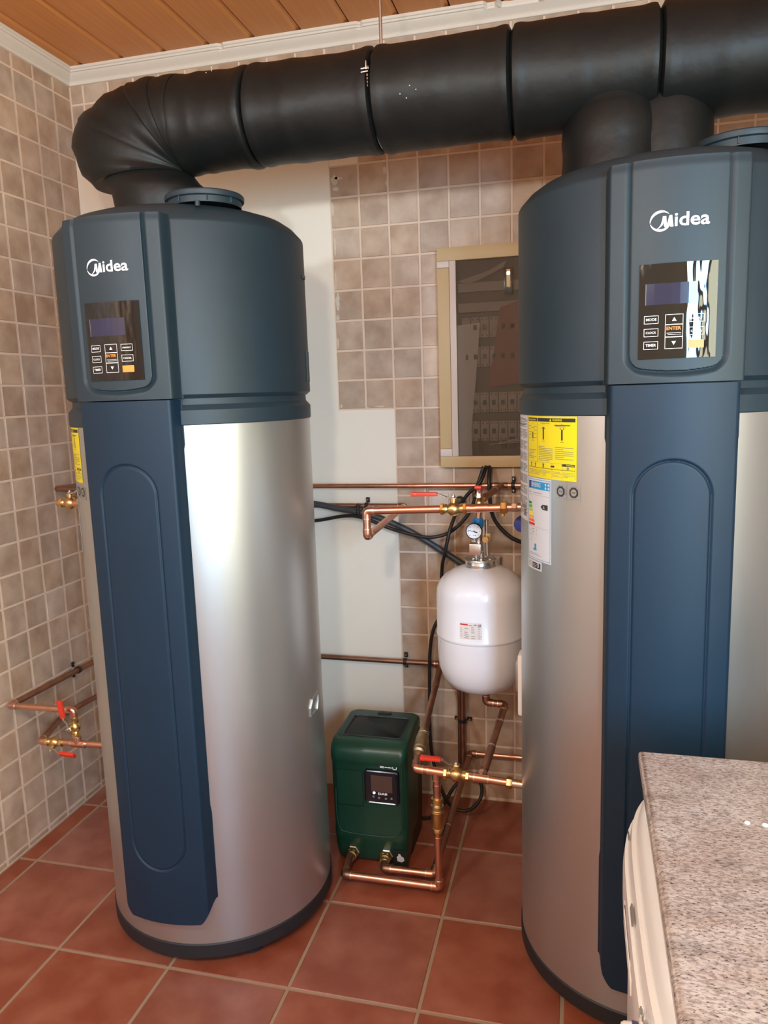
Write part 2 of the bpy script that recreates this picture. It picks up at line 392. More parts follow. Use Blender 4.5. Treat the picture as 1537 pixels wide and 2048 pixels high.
# right wall and the wall behind the camera (two window openings)
mb = MB()
for y0, y1, z0, z1 in ((-.0, -2.12, 0, H), (-2.12, -3.88, 0, 1.1), (-2.12, -3.88, 2.1, H), (-3.88, RY0-.1, 0, H)):
    mb.box((RX1+.05, (y0+y1)/2, (z0+z1)/2), (.10, abs(y1-y0), z1-z0), 'paint')
wr = mb.build('wall_right', smooth=None, kind='structure')
mb = MB()
def wallbox(x0, x1, z0, z1): mb.box(((x0+x1)/2, RY0-.05, (z0+z1)/2), (x1-x0, .1, z1-z0), 'paint')
wallbox(-.1, 2.7, 0, H)
wallbox(2.7, 3.24, 0, .8); wallbox(2.7, 3.24, 2.3, H); wallbox(3.24, RX1+.1, 0, H)
mb.build('wall_front', smooth=None, kind='structure')
def window(n, x0, x1, z0, z1):
    mb = MB(); w = .05; y = RY0-.03
    for a in ((x0, x0+w, z0, z1), (x1-w, x1, z0, z1), (x0+w, x1-w, z0, z0+w), (x0+w, x1-w, z1-w, z1), ((x0+x1)/2-.025, (x0+x1)/2+.025, z0+w, z1-w)):
        mb.box(((a[0]+a[1])/2, y, (a[2]+a[3])/2), (a[1]-a[0], .05, a[3]-a[2]), 'frame_white')
    o = mb.build('window_%d' % n, smooth=None, kind='structure')
    MB().box(((x0+x1)/2, y-.01, (z0+z1)/2), (x1-x0-2*w, .004, z1-z0-2*w), 'clear_glass').build('pane', o, None)
window(1, 2.7, 3.24, .8, 2.3)
mb = MB()
for y0, y1, z0, z1 in ((-2.12, -2.17, 1.1, 2.1), (-3.83, -3.88, 1.1, 2.1), (-2.17, -3.83, 1.1, 1.15), (-2.17, -3.83, 2.05, 2.1), (-2.98, -3.02, 1.15, 2.05)):
    mb.box((RX1+.03, (y0+y1)/2, (z0+z1)/2), (.05, abs(y1-y0), z1-z0), 'frame_white')
w2 = mb.build('window_2', smooth=None, kind='structure'); MB().box((RX1+.04, -3.0, 1.6), (.004, 1.66, .90), 'clear_glass').build('pane', w2, None)
# ceiling
cl = MB().box((RX1/2, RY0/2, H+.062), (RX1+.2, -RY0+.2, .1), 'dark_gap').build('ceiling', smooth=None, kind='structure')
pw = .163; xs = .2489-pw-.0
i = 0; x = .2489-2*pw
while x < RX1:
    x0, x1 = max(x, 0), min(x+pw, RX1)
    if x1 > x0+.01:
        w = x1-x0; m_ = MB(); L_ = -RY0-.01 if i % 1 == 0 else 0
        # plank with a shallow channel along one edge, like clip-together boards
        prof = [(0.004, .012), (0.004, .0015), (.006, 0), (w-.019, 0), (w-.011, .0055), (w-.002, .0055), (w-.002, .012)]
        vs = [(px_, -L_/2, pz_) for px_, pz_ in prof]+[(px_, L_/2, pz_) for px_, pz_ in prof]; n = len(prof)
        fs = [tuple(range(n)), tuple(range(2*n-1, n-1, -1))]+[(k, k+n, (k+1) % n+n, (k+1) % n) for k in range(n)]
        m_.add(vs, fs, 'ceiling_wood'); m_.build('ceiling_plank', cl, None, loc=(x0, RY0/2, H))
    x += pw; i += 1
# cornice (profile: d out from the wall, z)
cp = [(0, 2.606), (.006, 2.607), (.0085, 2.612), (.0085, 2.616), (.006, 2.619), (.010, 2.622), (.017, 2.628), (.026, 2.635), (.029, 2.640), (.034, 2.641), (.036, 2.646), (.040, 2.648), (.0405, H), (0, H)]
def cornice(name, f, L0, L1, steps, chip=None):
    mb = MB(); n = len(cp); vs = []
    for k in range(steps+1):
        s = L0+(L1-L0)*k/steps
        for d, z in cp:
            dd = d
            if chip and chip(s) and z > 2.636: dd = max(.012, d*chip(s))
            vs.append(f(s, dd, z, k == 0, k == steps))
    fs = [(k*n+j, (k+1)*n+j, (k+1)*n+(j+1) % n, k*n+(j+1) % n) for k in range(steps) for j in range(n)]
    fs += [tuple(range(n)), tuple(steps*n+j for j in range(n))[::-1]]
    mb.add(vs, fs, 'cornice'); return mb.build(name, None, 30, kind='structure')
random.seed(3)
chips = [(random.uniform(1.5, 1.75), .012, .45), (1.62, .05, .35), (1.52, .02, .6), (1.70, .02, .5), (.62, .006, .8), (1.1, .008, .8)]
def chipf(s):
    for c, w, k in chips:
        if abs(s-c) < w: return k
    return None
cornice('trim_1', lambda s, d, z, a, b: (s if not a else d, -d, z), 0, RX1, 300, chipf)
cornice('trim_2', lambda s, d, z, a, b: (d, s if not b else -d, z), RY0, 0, 60)
cornice('trim_3', lambda s, d, z, a, b: (RX1-d, s, z), RY0, -.041, 4)

# ceiling batten on the right, above head height, and the lamp bulb
bt = thing('batten_light', 'slim fluorescent batten fixed high near the right wall', 'light', (3.0, -2.1, 2.36))
MB().box((0, 0, .03), (.05, 1.1, .03), 'white', ch=.004).build('housing', bt)
MB().cyl((0, -.5, 0), (0, .5, 0), .013, 'tube', 12).build('tube', bt)
for sgn in (-1, 1):
    MB().box((0, sgn*.515, .006), (.03, .03, .045), 'white', ch=.003).build('tube_holder', bt)
    MB().cyl((0, sgn*.4, .045), (0, sgn*.4, H-2.36), .004, 'steel', 8).build('hanger', bt)
bl = thing('pendant_bulb', 'bare bulb hanging from the ceiling in the middle of the room', 'light', (1.48, -2.6, H))
PL = bpy.data.lights.new('bulb_light', 'POINT'); PL.energy = BULB_POWER; PL.color = BULB_COLOR; PL.shadow_soft_size = .06
bo = bpy.data.objects.new('bulb_light', PL); COL.objects.link(bo); bo.parent = bl; bo.location = (0, 0, -.61)

MB().cyl((0, 0, 0), (0, 0, -.42), .004, 'black_rubber', 8).build('cord', bl)
MB().lathe([(.01, -.42), (.018, -.425), (.018, -.465), (.014, -.47)], 'white', n=16).build('lamp_holder', bl)
MB().lathe([(.013, -.47), (.02, -.49), (.03, -.515), (.031, -.535), (.022, -.558), (.004, -.566)], 'bulb', n=20).build('bulb', bl)

bl_fill = bl.copy(); COL.objects.link(bl_fill); bl_fill.location = (.5, -2.7, H); bl_fill['label'] = 'added unseen fill bulb hanging nearer the left wall'  # added fill lamp out of view, for ceiling, left wall and duct
for ch in list(bl.children):
    c_ = ch.copy(); COL.objects.link(c_); c_.parent = bl_fill
    if c_.type == 'LIGHT': c_.data = ch.data.copy(); c_.data.energy = 48; c_.data.color = (.82, .91, 1)

# ================================================================== WATER HEATERS
R0 = .3187
def hm(s, z, r):           # arc length s (at radius r), height -> heater-local point; s=0 faces -y
    a = s/R0; return (r*math.sin(a), -r*math.cos(a), z)
def hang(a, z, r):
    a = math.radians(a); return (r*math.sin(a), -r*math.cos(a), z)
def sstep(a, b, x):
    t_ = max(0, min(1, (x-a)/(b-a))); return t_*t_*(3-2*t_)
def seg_dist_stadium(x, z, hw, z0, z1):
    """signed distance to a stadium outline: half width hw, ends at z0,z1 (outer)"""
    zc = min(max(z, z0+hw), z1-hw); return math.hypot(x, z-zc)-hw
def make_heater(loc):
    h = thing('water_heater', '', 'water heater', loc, None)
    MB().lathe([(R0-.004, .058), (R0, .060), (R0, 1.4225), (R0-.003, 1.4245)], 'silver', n=128).build('tank_jacket', h)
    MB().lathe([(R0-.02, .018), (R0+.0, .018), (R0+.003, .022), (R0+.003, .058), (R0, .062), (R0-.02, .062)], 'base_plastic', n=96).build('base_ring', h)
    for k in range(3):
        a = -80+120*k; MB().lathe([(.035, 0), (.035, .019)], 'base_plastic', hang(a, 0, R0-.045), n=20).build('foot', h)
    MB().lathe([(R0-.01, 1.421), (R0+.002, 1.422), (R0+.0035, 1.424), (R0+.0035, 1.457), (R0-.008, 1.470), (R0-.009, 1.488), (R0-.02, 1.488)], 'heater_plastic', n=128).build('collar_band', h)
    # top cap with rounded shoulder and three small rim steps
    MB().lathe([(.30, 1.484), (R0-.006, 1.485), (R0+.0045, 1.494), (R0+.0035, 1.885), (R0+.0028, 1.889), (R0+.0008, 1.8925), (R0-.018, 1.913), (R0-.040, 1.928), (R0-.075, 1.940), (.20, 1.945), (.02, 1.947)], 'heater_plastic', n=128).build('top_cap', h)
    # outlet collar
    px, py = .142, -.135
    MB().lathe([(.088, 1.94), (.0885, 1.954), (.0945, 1.956), (.0955, 1.960), (.0955, 1.966), (.093, 1.969), (.086, 1.969), (.084, 1.962), (.084, 1.945)], 'heater_plastic', (px, py, 0), n=64, caps=False).build('air_outlet_collar', h)
    for a in (-150, -105, -60, -20): MB().box((px+.0895*math.cos(math.radians(a)), py+.0895*math.sin(math.radians(a)), 1.949), (.003, .003, .012), 'heater_plastic').build('collar_rib', h)
    MB().lathe([(.0, 1.9455), (.084, 1.9455)], 'base_plastic', (px, py, 0), n=48, caps=False).build('outlet_opening', h)
    mb = MB(); mb.lathe([(.006, 0), (.006, .012), (.003, .013), (.003, .006)], 'heater_plastic', hang(36, 1.922, .302), n=12); mb.build('screw_boss', h)
    # side seam and finger slots of the cap
    for a in (100, -100):
        for z0, z1 in ((1.52, 1.60), (1.79, 1.80)):
            mb = MB(); q = [hang(a-2, z0, R0+.0045), hang(a+4, z0, R0+.0045), hang(a+4, z1, R0+.0045), hang(a-2, z1, R0+.0045)]
            q2 = [hang(a-2, z0, R0+.008), hang(a+4, z0, R0+.007), hang(a+4, z1, R0+.007), hang(a-2, z1, R0+.008)]
            mb.add(q+q2, [(0, 1, 2, 3), (4, 5, 6, 7), (0, 1, 5, 4), (1, 2, 6, 5), (2, 3, 7, 6), (3, 0, 4, 7)], 'heater_plastic'); mb.build('side_clip', h)
    # front covers: curved shells standing proud of the tank
    def cover(name, zbreaks, na, edge, rfun, mt):
        vs, fs = [], []; zs = []
        for za, zb_, st in zbreaks:            # rows are denser where the relief curves
            k_ = max(1, int(round((zb_-za)/st))); zs += [za+(zb_-za)*i_/k_ for i_ in range(k_)]
        zs.append(zbreaks[-1][1]); nz = len(zs)-1; z0, z1 = zs[0], zs[-1]
        cols = []
        for k in range(na+1): cols.append(-1+2*k/na)
        # denser columns where relief sits
        for j in range(nz+1):
            z = zs[j]
            for u in cols:
                a = u*edge(z); zz = z
                vs.append(rfun(a, zz))
        n1 = na+1
        fs = [(j*n1+k, j*n1+k+1, (j+1)*n1+k+1, (j+1)*n1+k) for j in range(nz) for k in range(na)]
        # back faces (closing rim)
        o = len(vs); rim = [k for k in range(n1)]+[j*n1+na for j in range(1, nz+1)]+[nz*n1+k for k in range(na-1, -1, -1)]+[j*n1 for j in range(nz-1, 0, -1)]
        for i_ in rim:
            x_, y_, z_ = vs[i_]; rr = math.hypot(x_, y_); q = (R0-.012)/rr; vs.append((x_*q, y_*q, z_))
        m_ = len(rim)
        for i_ in range(m_): fs.append((rim[i_], rim[(i_+1) % m_], o+(i_+1) % m_, o+i_))
        return MB().add(vs, fs, mt).build(name, h, 50)
    def lower_edge(z): return 23.6 if (z < .45 or z > 1.37) else 23.1
    def lower_r(a, z):
        r = R0+.0005+.0335*sstep(23.6, 19.2, abs(a))
        if abs(a) < 19.0: r += .0006
        x = math.sin(math.radians(a))*.352
        d = seg_dist_stadium(x, z, .0735, .293, 1.334)
        r -= .0042*math.exp(-(d/.0026)**2)
        if d < 0: r -= .0009*min(1, -d/.003)
        # bottom corners cut at a slant
        lim = .1425+.052*sstep(15.8, 23.4, abs(a))
        z = max(z, lim)
        return hang(a, z, r)
    cover('front_cover', ((.1425, .287, .006), (.287, .375, .0014), (.375, 1.25, .02), (1.25, 1.342, .0014), (1.342, 1.4825, .012)), 190, lower_edge, lower_r, 'heater_cover')
    def upper_edge(z): return 24.4
    def upper_r(a, z):
        r = R0+.003+.0335*sstep(24.4, 20.2, abs(a))
        x = math.sin(math.radians(a))*.356
        # U-shaped channel around the control panel
        hw, zb, rc = .0865, 1.507, .022
        bow = .010*(1-(x/hw)**2) if abs(x) < hw else 0
        zbb = zb+.010-bow
        if z > zbb+rc: d = abs(x)-hw
        else:
            dx = max(abs(x)-(hw-rc), 0); dz = max((zbb+rc)-z, 0)
            d = math.hypot(dx, dz)-rc if (dx > 0 or dz > 0) else -rc
        if d > 0: r -= .0075*(1-sstep(.0005, .0125, d))
        else: r -= .0075*sstep(-.0012, .0004, d)
        if z > 1.878: r -= .003*sstep(1.878, 1.897, z)
        return hang(a, z, r)
    cover('control_cover', ((1.4855, 1.500, .003), (1.500, 1.545, .0011), (1.545, 1.872, .012), (1.872, 1.897, .003)), 200, upper_edge, upper_r, 'heater_plastic')
    # display
    dz0, dz1, dw = 1.531, 1.7075, .0700
    rf = .3565
    def dm(x, z, e=0): a = x/rf; return ((rf+e)*math.sin(a), -(rf+e)*math.cos(a), z)
    def dq(mb, x0, x1, z0, z1, m, e, n=6):
        vs = []
        for k in range(n+1):
            x = x0+(x1-x0)*k/n; vs += [dm(x, z0, e), dm(x, z1, e)]
        mb.add(vs, [(2*k, 2*k+2, 2*k+3, 2*k+1) for k in range(n)], m)
    mb = MB(); n = 24; vs = []
    for e in (-.004, .0012):
        for j in range(2):
            for k in range(n+1): vs.append(dm(-dw+2*dw*k/n, (dz0, dz1)[j], e))
    q = n+1
    fs = [(2*q+k, 2*q+k+1, 3*q+k+1, 3*q+k) for k in range(n)]+[(k, k+1, 2*q+k+1, 2*q+k) for k in range(n)]+[(q+k, q+k+1, 3*q+k+1, 3*q+k) for k in range(n)]+[(0, q, 3*q, 2*q), (n, q+n, 3*q+n, 2*q+n)]
    mb.add(vs, fs, 'film'); disp = mb.build('display_panel', h)
    mb = MB(); dq(mb, -.058, .034, 1.632, 1.671, 'lcd_blue', .0016); dq(mb, -.0583, -.0572, 1.632, 1.671, 'greyink', .0018, 1); mb.build('screen', disp, None)
    def key(x0, x1, z0, z1, txt=None, fill=None, col='logo_white', tri=0):
        mb = MB(); w = .0008; e = .0018
        for r_ in ((x0, x1, z0, z0+w), (x0, x1, z1-w, z1), (x0, x0+w, z0, z1), (x1-w, x1, z0, z1)): dq(mb, *r_, 'logo_white' if not fill else fill, e, 3)
        if fill: dq(mb, x0, x1, z0, z1, fill, .0016, 3)
        if txt: text_into(mb, txt, (x1-x0)*.72, x0+(x1-x0)*.14, (z0+z1)/2-.002, col, lambda x, y: dm(x, y, .002), bold=.015)
        if tri:
            c, zc = (x0+x1)/2, (z0+z1)/2; mb.add([dm(c-.004, zc-.003*tri, .002), dm(c+.004, zc-.003*tri, .002), dm(c, zc+.004*tri, .002)], [(0, 1, 2)], 'logo_white')
        mb.build('key', disp, None)
    for k, s in enumerate(('MODE', 'CLOCK', 'TIMER')): key(-.060, -.034, 1.597-.024*k, 1.612-.024*k, s)
    for k, s in enumerate(('DISINFECT', 'CANCEL', None)): key(.020, .048, 1.597-.024*k, 1.612-.024*k, s, fill='orange' if k == 2 else None)
    key(-.022, .010, 1.594, 1.613, tri=1); key(-.022, .010, 1.571, 1.594, None); key(-.022, .010, 1.549, 1.571, tri=-1)
    mb = MB(); text_into(mb, 'ENTER', .026, -.0195, 1.584, 'orange', lambda x, y: dm(x, y, .002), bold=.02)
    dq(mb, -.019, .007, 1.578, 1.5786, 'logo_white', .002, 2); dq(mb, -.017, .007, 1.575, 1.5756, 'logo_white', .002, 2); mb.build('enter_lettering', disp, None)
    # badge: ring with slanted M and "idea"
    mb = MB(); r2 = .3562
    def lm(x, y): a = x/r2; return ((r2+.0006)*math.sin(a), -(r2+.0006)*math.cos(a), y)
    cx, cz, rr = -.0345, 1.784, .0190
    def arc(a0, a1, w0, wm, w1, n=40):
        vs = []
        for k in range(n+1):
            u = k/n; a = math.radians(a0+(a1-a0)*u); w = (w0*(1-u)+w1*u)+wm*math.sin(PI*u)
            vs += [lm(cx+math.cos(a)*(rr), cz+math.sin(a)*(rr)), lm(cx+math.cos(a)*(rr-w), cz+math.sin(a)*(rr-w))]
        mb.add(vs, [(2*k, 2*k+2, 2*k+3, 2*k+1) for k in range(n)], 'logo_white')
    arc(38, 188, .0006, .0042, .0008); arc(194, 345, .0010, .0034, .0006)
    def pl(pts): mb.add([lm(cx+x, cz+y) for x, y in pts], [tuple(range(len(pts)))], 'logo_white')
    k = .019
    # M, in units of the ring radius
    pl([(x*k, y*k) for x, y in ((.20, .42), (.52, .42), (.60, -.42), (.42, -.62), (.30, -.45), (.34, -.1))])
    pl([(x*k, y*k) for x, y in ((.20, .42), (.34, -.1), (.18, -.42), (-.10, -.66), (-.42, -.80), (-.15, -.58), (.05, -.30), (.14, .05))])
    pl([(x*k, y*k) for x, y in ((.42, -.62), (.60, -.42), (.80, .48), (1.06, .48), (1.20, -.62), (.92, -.62), (.86, -.25), (.72, -.62), (.50, -.86), (.25, -.98))])
    text_into(mb, 'idea', .0620, cx+k*1.30, cz-k*.62, 'logo_white', lm, bold=.018, h=.0250)
    mb.build('brand_lettering', h, None)
    # hand recess plate on the jacket
    def hplate(ac, zc, sgn, name):
        mb = MB(); out = [(-.030, .0), (-.016, .022), (.030, .030), (.030, .004), (.016, -.022), (-.030, -.024)]
        f = lambda x, y, e: hang(ac+math.degrees(x*sgn/R0), zc+y, R0+e)
        n = len(out); vs = [f(x, y, .0) for x, y in out]+[f(x, y, .004) for x, y in out]+[f(x*.82, y*.8, .004) for x, y in out]+[f(x*.8, y*.78, .0012) for x, y in out]
        fs = []
        for L_ in range(3):
            for i_ in range(n): fs.append((L_*n+i_, L_*n+(i_+1) % n, (L_+1)*n+(i_+1) % n, (L_+1)*n+i_))
        fs.append(tuple(3*n+i_ for i_ in range(n))); mb.add(vs, fs, 'silver'); mb.build(name, h, 30)
    hplate(87, .622, 1, 'hand_recess'); 
    Rz = Matrix.Rotation(math.radians(-93), 3, 'Z')
    mb = MB(); mb.box(hang(-93, .712, R0+.002), (.050, .016, .168), 'white', Rz, ch=.006); sc_ = mb.build('service_cover', h)
    mb = MB(); mb.box(hang(-103, .712, R0+.008), (.050, .040, .095), 'silver', Matrix.Rotation(math.radians(-103), 3, 'Z'), ch=.014); mb.build('cable_gland_box', h)
    # ---------------- stickers wrapped on the jacket
    def sticker(name, a0, a1, z0, z1, base, draw, e0=.0006, label=None):
        mb = MB(); W_ = math.radians(a1-a0)*R0; H_ = z1-z0
        def f(x, y, e=0): return hang(a0+(a1-a0)*x/W_, z0+y, R0+e0+e)
        def q(x0, x1, y0, y1, m, e=.0003):
            n = max(1, int((x1-x0)/.012)+1); vs = []
            for k in range(n+1):
                x = x0+(x1-x0)*k/n; vs += [f(x, y0, e), f(x, y1, e)]
            mb.add(vs, [(2*k, 2*k+2, 2*k+3, 2*k+1) for k in range(n)], m)
        def tx(s, x, y, w, m, e=.0006, bold=.02, h=None):
            text_into(mb, s, w, x, y, m, lambda X, Y: f(X, Y, e), bold=bold, h=h)
        q(0, W_, 0, H_, base, 0); draw(q, tx, W_, H_, mb, f)
        return mb.build(name, h, None, **({'label': label} if label else {}))
    rnd = random.Random(5)
    def lines(q, x0, x1, y0, y1, n, m='greyink', th=.0011):
        for k in range(n):
            y = y1-(k+.5)*(y1-y0)/n; q(x0, x1 if rnd.random() < .7 else x0+(x1-x0)*rnd.uniform(.4, .9), y-th/2, y+th/2, m, .0006)
    def d_yellow(q, tx, w, h_, mb, f):
        xs = w*.28; m = .004
        q(m, xs-.001, h_-.012, h_-.004, 'ink'); q(xs+.001, w-m, h_-.012, h_-.004, 'ink')
        tx('WARNING', w*.60, h_-.0105, w*.17, 'yellow', h=.005); tx('INSTALLATION', .008, h_-.010, xs*.7, 'yellow', h=.0035)
        mb.add([f(w*.545, h_-.0108, .0006), f(w*.585, h_-.0108, .0006), f(w*.565, h_-.0048, .0006)], [(0, 1, 2)], 'yellow')
        q(xs-.0004, xs+.0004, .036, h_-.012, 'greyink'); q(m, w-m, .0360, .0365, 'greyink'); q(m, w-m, .0225, .0235, 'ink')
        lines(q, .006, xs-.006, h_*.30, h_*.46, 6); lines(q, xs+.006, w*.61, h_*.28, h_*.53, 9); lines(q, w*.65, w-.008, h_*.32, h_*.53, 7)
        # tank diagrams
        for cx_, hh in ((xs*.55, .35), (w*.42, .9), (w*.77, .7)):
            yb = h_*.60; q(cx_-.0022, cx_+.0022, yb+.004, yb+.004+.022*hh+.008, 'ink'); q(cx_-.005, cx_+.005, yb, yb+.0008, 'ink')
            q(cx_-.006, cx_-.003, yb+.028, yb+.030, 'ink'); q(cx_+.003, cx_+.006, yb+.028, yb+.030, 'ink'); q(cx_-.004, cx_+.004, yb+.038, yb+.0386, 'greyink')
        q(w*.64, w*.90, h_*.855, h_*.868, 'ink'); lines(q, w*.66, w*.86, h_*.83, h_*.85, 1)
        lines(q, .006, xs*.4, h_*.62, h_*.86, 5); lines(q, xs*.65, xs*.95, h_*.62, h_*.86, 4); lines(q, w*.36, w*.55, h_*.88, h_*.90, 1)
        for k in range(5):
            x0 = m+(w-2*m)*k/5; x1 = x0+(w-2*m)/5; q(x1-.0003, x1+.0003, .004, .036, 'greyink'); lines(q, x0+.002, x1-.003, .006, .019, 4, 'greyink', .0008)
        for x, ww in ((.11, .002), (.23, .0018), (.42, .0030)):
            q(w*x-ww/2, w*x+ww/2, .0245, .034, 'ink'); q(w*x-.004, w*x+.004, .031, .0316, 'ink')
        q(w*.57, w*.64, .027, .031, 'ink'); q(w*.77, w-m-.001, .031, .0365, 'ink'); tx('WARNING', w*.84, .0322, w*.12, 'yellow', h=.003)
        n = 14; mb.add([f(w*.87+.0034*math.cos(2*PI*k/n), .0272+.003*math.sin(2*PI*k/n), .0006) for k in range(n)], [tuple(range(n))], 'greyink')
    sticker('warning_sticker', -66.4, -35.0, 1.2815, 1.4205, 'yellow', d_yellow, label='yellow warning sticker with small diagrams')
    def d_energy(q, tx, w, h_, mb, f):
        b = .0035
        for r_ in ((b, w-b, b, b+.001), (b, w-b, h_-b-.001, h_-b), (b, b+.001, b, h_-b), (w-b-.001, w-b, b, h_-b)): q(*r_, 'sticker_blue')
        q(.007, .020, h_-.026, h_-.008, 'sticker_navy'); q(.020, w-.006, h_-.026, h_-.008, 'sticker_blue', .0004)
        tx('ENERG', .022, h_-.021, w*.40, 'sticker_white', h=.010)
        for x in (.83, .93): 
            for y in (.013, .021): 
                n = 12; mb.add([f(w*(x-.02)+.003*math.cos(2*PI*k/n), h_-y+.003*math.sin(2*PI*k/n), .0008) for k in range(n)], [tuple(range(n))], 'sticker_white')
        lines(q, .008, .02, h_-.036, h_-.033, 1); lines(q, .03, w-.008, h_-.036, h_-.033, 1); q(.008, w-.008, h_-.040, h_-.0396, 'greyink')
        for k in range(7):
            y1 = h_*.705-k*.0082; x1 = .018+.0027*k+.002
            q(.007, x1, y1-.0062, y1, 'energy%d' % k, .0005)
            mb.add([f(x1, y1-.0062, .0005), f(x1+.003, y1-.0031, .0005), f(x1, y1, .0005)], [(0, 1, 2)], 'energy%d' % k)
        y = h_*.665; mb.add([f(w*.62, y, .0006), f(w*.70, y-.006, .0006), f(w*.88, y-.006, .0006), f(w*.88, y+.006, .0006), f(w*.70, y+.006, .0006)], [(0, 1, 2, 3, 4)], 'ink'); tx('A', w*.72, y-.0035, .006, 'sticker_white', .0009, h=.007)
        q(.008, w-.010, h_*.405, h_*.4065, 'greyink'); q(.008, .022, h_*.23, h_*.232, 'greyink'); q(.022, .0225, h_*.23, h_*.39, 'greyink')
        lines(q, .026, .036, h_*.30, h_*.39, 3); lines(q, .044, .050, h_*.30, h_*.39, 3); lines(q, .011, .016, h_*.28, h_*.38, 2)
        q(.030, .046, h_*.12, h_*.14, 'sticker_blue'); q(.036, .044, h_*.14, h_*.20, 'sticker_blue'); lines(q, .01, w-.01, h_*.055, h_*.09, 2, 'greyink', .0007)
    sticker('energy_label', -66.7, -48.0, 1.0865, 1.2800, 'sticker_white', d_energy, label='white label with coloured bar scale')
    def d_small(q, tx, w, h_, mb, f):
        q(w*.38, w*.92, h_*.18, h_*.80, 'ink'); lines(q, w*.07, w*.34, h_*.2, h_*.85, 4, 'greyink', .001)
        for k in range(3): q(w*.42, w*.62+.006*k, h_*(.30+.16*k), h_*(.34+.16*k), 'sticker_white', .0008)
        tx('3', w*.72, h_*.32, .008, 'sticker_white', .0009, h=.010)
    sticker('serial_label', -66.7, -54.3, 1.0635, 1.0850, 'sticker_white', d_small)
    def d_text(q, tx, w, h_, mb, f):
        for k in range(9):
            y1 = h_-.006-k*(h_-.01)/9; lines(q, .004, w*.62, y1-.021, y1, 8, 'greyink', .0013); lines(q, w*.66, w*.96, y1-.021, y1, 7, 'greyink', .0014)
        q(w*.1, w*.9, h_-.022, h_-.021, 'ink'); tx('CE', w*.7, .012, .02, 'ink', h=.014); q(w*.5, w*.9, .028, .036, 'greyink')
    sticker('rating_label', -86.0, -66.9, 1.172, 1.4205, 'sticker_white', d_text)
    def d_badge(q, tx, w, h_, mb, f):
        def ng(n, r_, m, e, ph=PI/8, cy=.019, cx_=None):
            c = w/2 if cx_ is None else cx_; mb.add([f(c+r_*math.cos(2*PI*k/n+ph), cy+r_*math.sin(2*PI*k/n+ph), e) for k in range(n)], [tuple(range(n))], m)
        ng(8, .0150, 'greyink', .0002); ng(8, .0144, 'silver', .0003); ng(8, .0125, 'ink', .0005); ng(20, .0075, 'silver', .0007, 0)
        tx('TUV', w/2-.005, .0168, .010, 'ink', .0009, h=.004); q(.003, w-.003, .0035, .0045, 'greyink')
    sticker('approval_badge', -45.7, -39.7, 1.2385, 1.2710, 'silver', d_badge); sticker('approval_badge', -39.3, -33.2, 1.2385, 1.2710, 'silver', d_badge)
    return h
def copy_tree(o, parent=None):
    c = o.copy(); COL.objects.link(c); c.parent = parent
    for ch in list(o.children): copy_tree(ch, c)
    return c
H1 = (.7542, -.6545, 0); H2 = (1.967, -.653, 0)
heater = make_heater(H1)
heater['label'] = 'tall blue-grey and silver water heater in the left corner beside the red-handled wall valves'; heater['group'] = 'two identical heat pump water heaters'
h2 = copy_tree(heater); h2.location = H2
h2['label'] = 'tall blue-grey and silver water heater behind the granite worktop, yellow sticker in full view'

# ================================================================== INSULATED DUCT
DY, DZ, DR = -.52, 2.233, .1255
du = thing('insulated_air_duct', 'thick black foam-wrapped air duct running under the ceiling over both heaters', 'duct', (1.5, DY, DZ))
seams = [.715, .939, 1.282, 1.625, 1.965, 2.31, 2.65, 2.99, 3.29]
def foam_seg(x0, x1, idx):
    rnd = random.Random(idx*7+1); L_ = x1-x0; n = 44; vs = []; m = 72
    w1, w2 = rnd.uniform(.3, .5), rnd.uniform(.5, .75)
    for k in range(n+1):
        u = k/n; x = x0+L_*u; e = min(u, 1-u)*L_
        r = DR-.0125*(1-sstep(0, .007, e))+.0035*math.exp(-((e-.018)/.014)**2)
        r += .0022*math.exp(-((u-w1)/.06)**2)-.0018*math.exp(-((u-w2)/.09)**2)
        for j in range(m):
            a = 2*PI*j/m; rr = r+.0018*math.sin(2*a+idx)+.0012*math.sin(3*a+u*5+idx*2)
            # the joint line leans and wanders a little around the duct
            xx = x + (.006*math.sin(a+1)*(1-u if idx else 1)+.0)*(1 if 0 < k < n else 1)*.5
            vs.append((xx, DY+rr*math.cos(a), DZ+rr*math.sin(a)))
    fs = [(k*m+j, k*m+(j+1) % m, (k+1)*m+(j+1) % m, (k+1)*m+j) for k in range(n) for j in range(m)]
    fs += [tuple(range(m))[::-1], tuple(n*m+j for j in range(m))]
    wbuild(MB().add(vs, fs, 'foam'), 'foam_sleeve', du, 40)
for i in range(len(seams)-1): foam_seg(seams[i], seams[i+1]-.001, i)
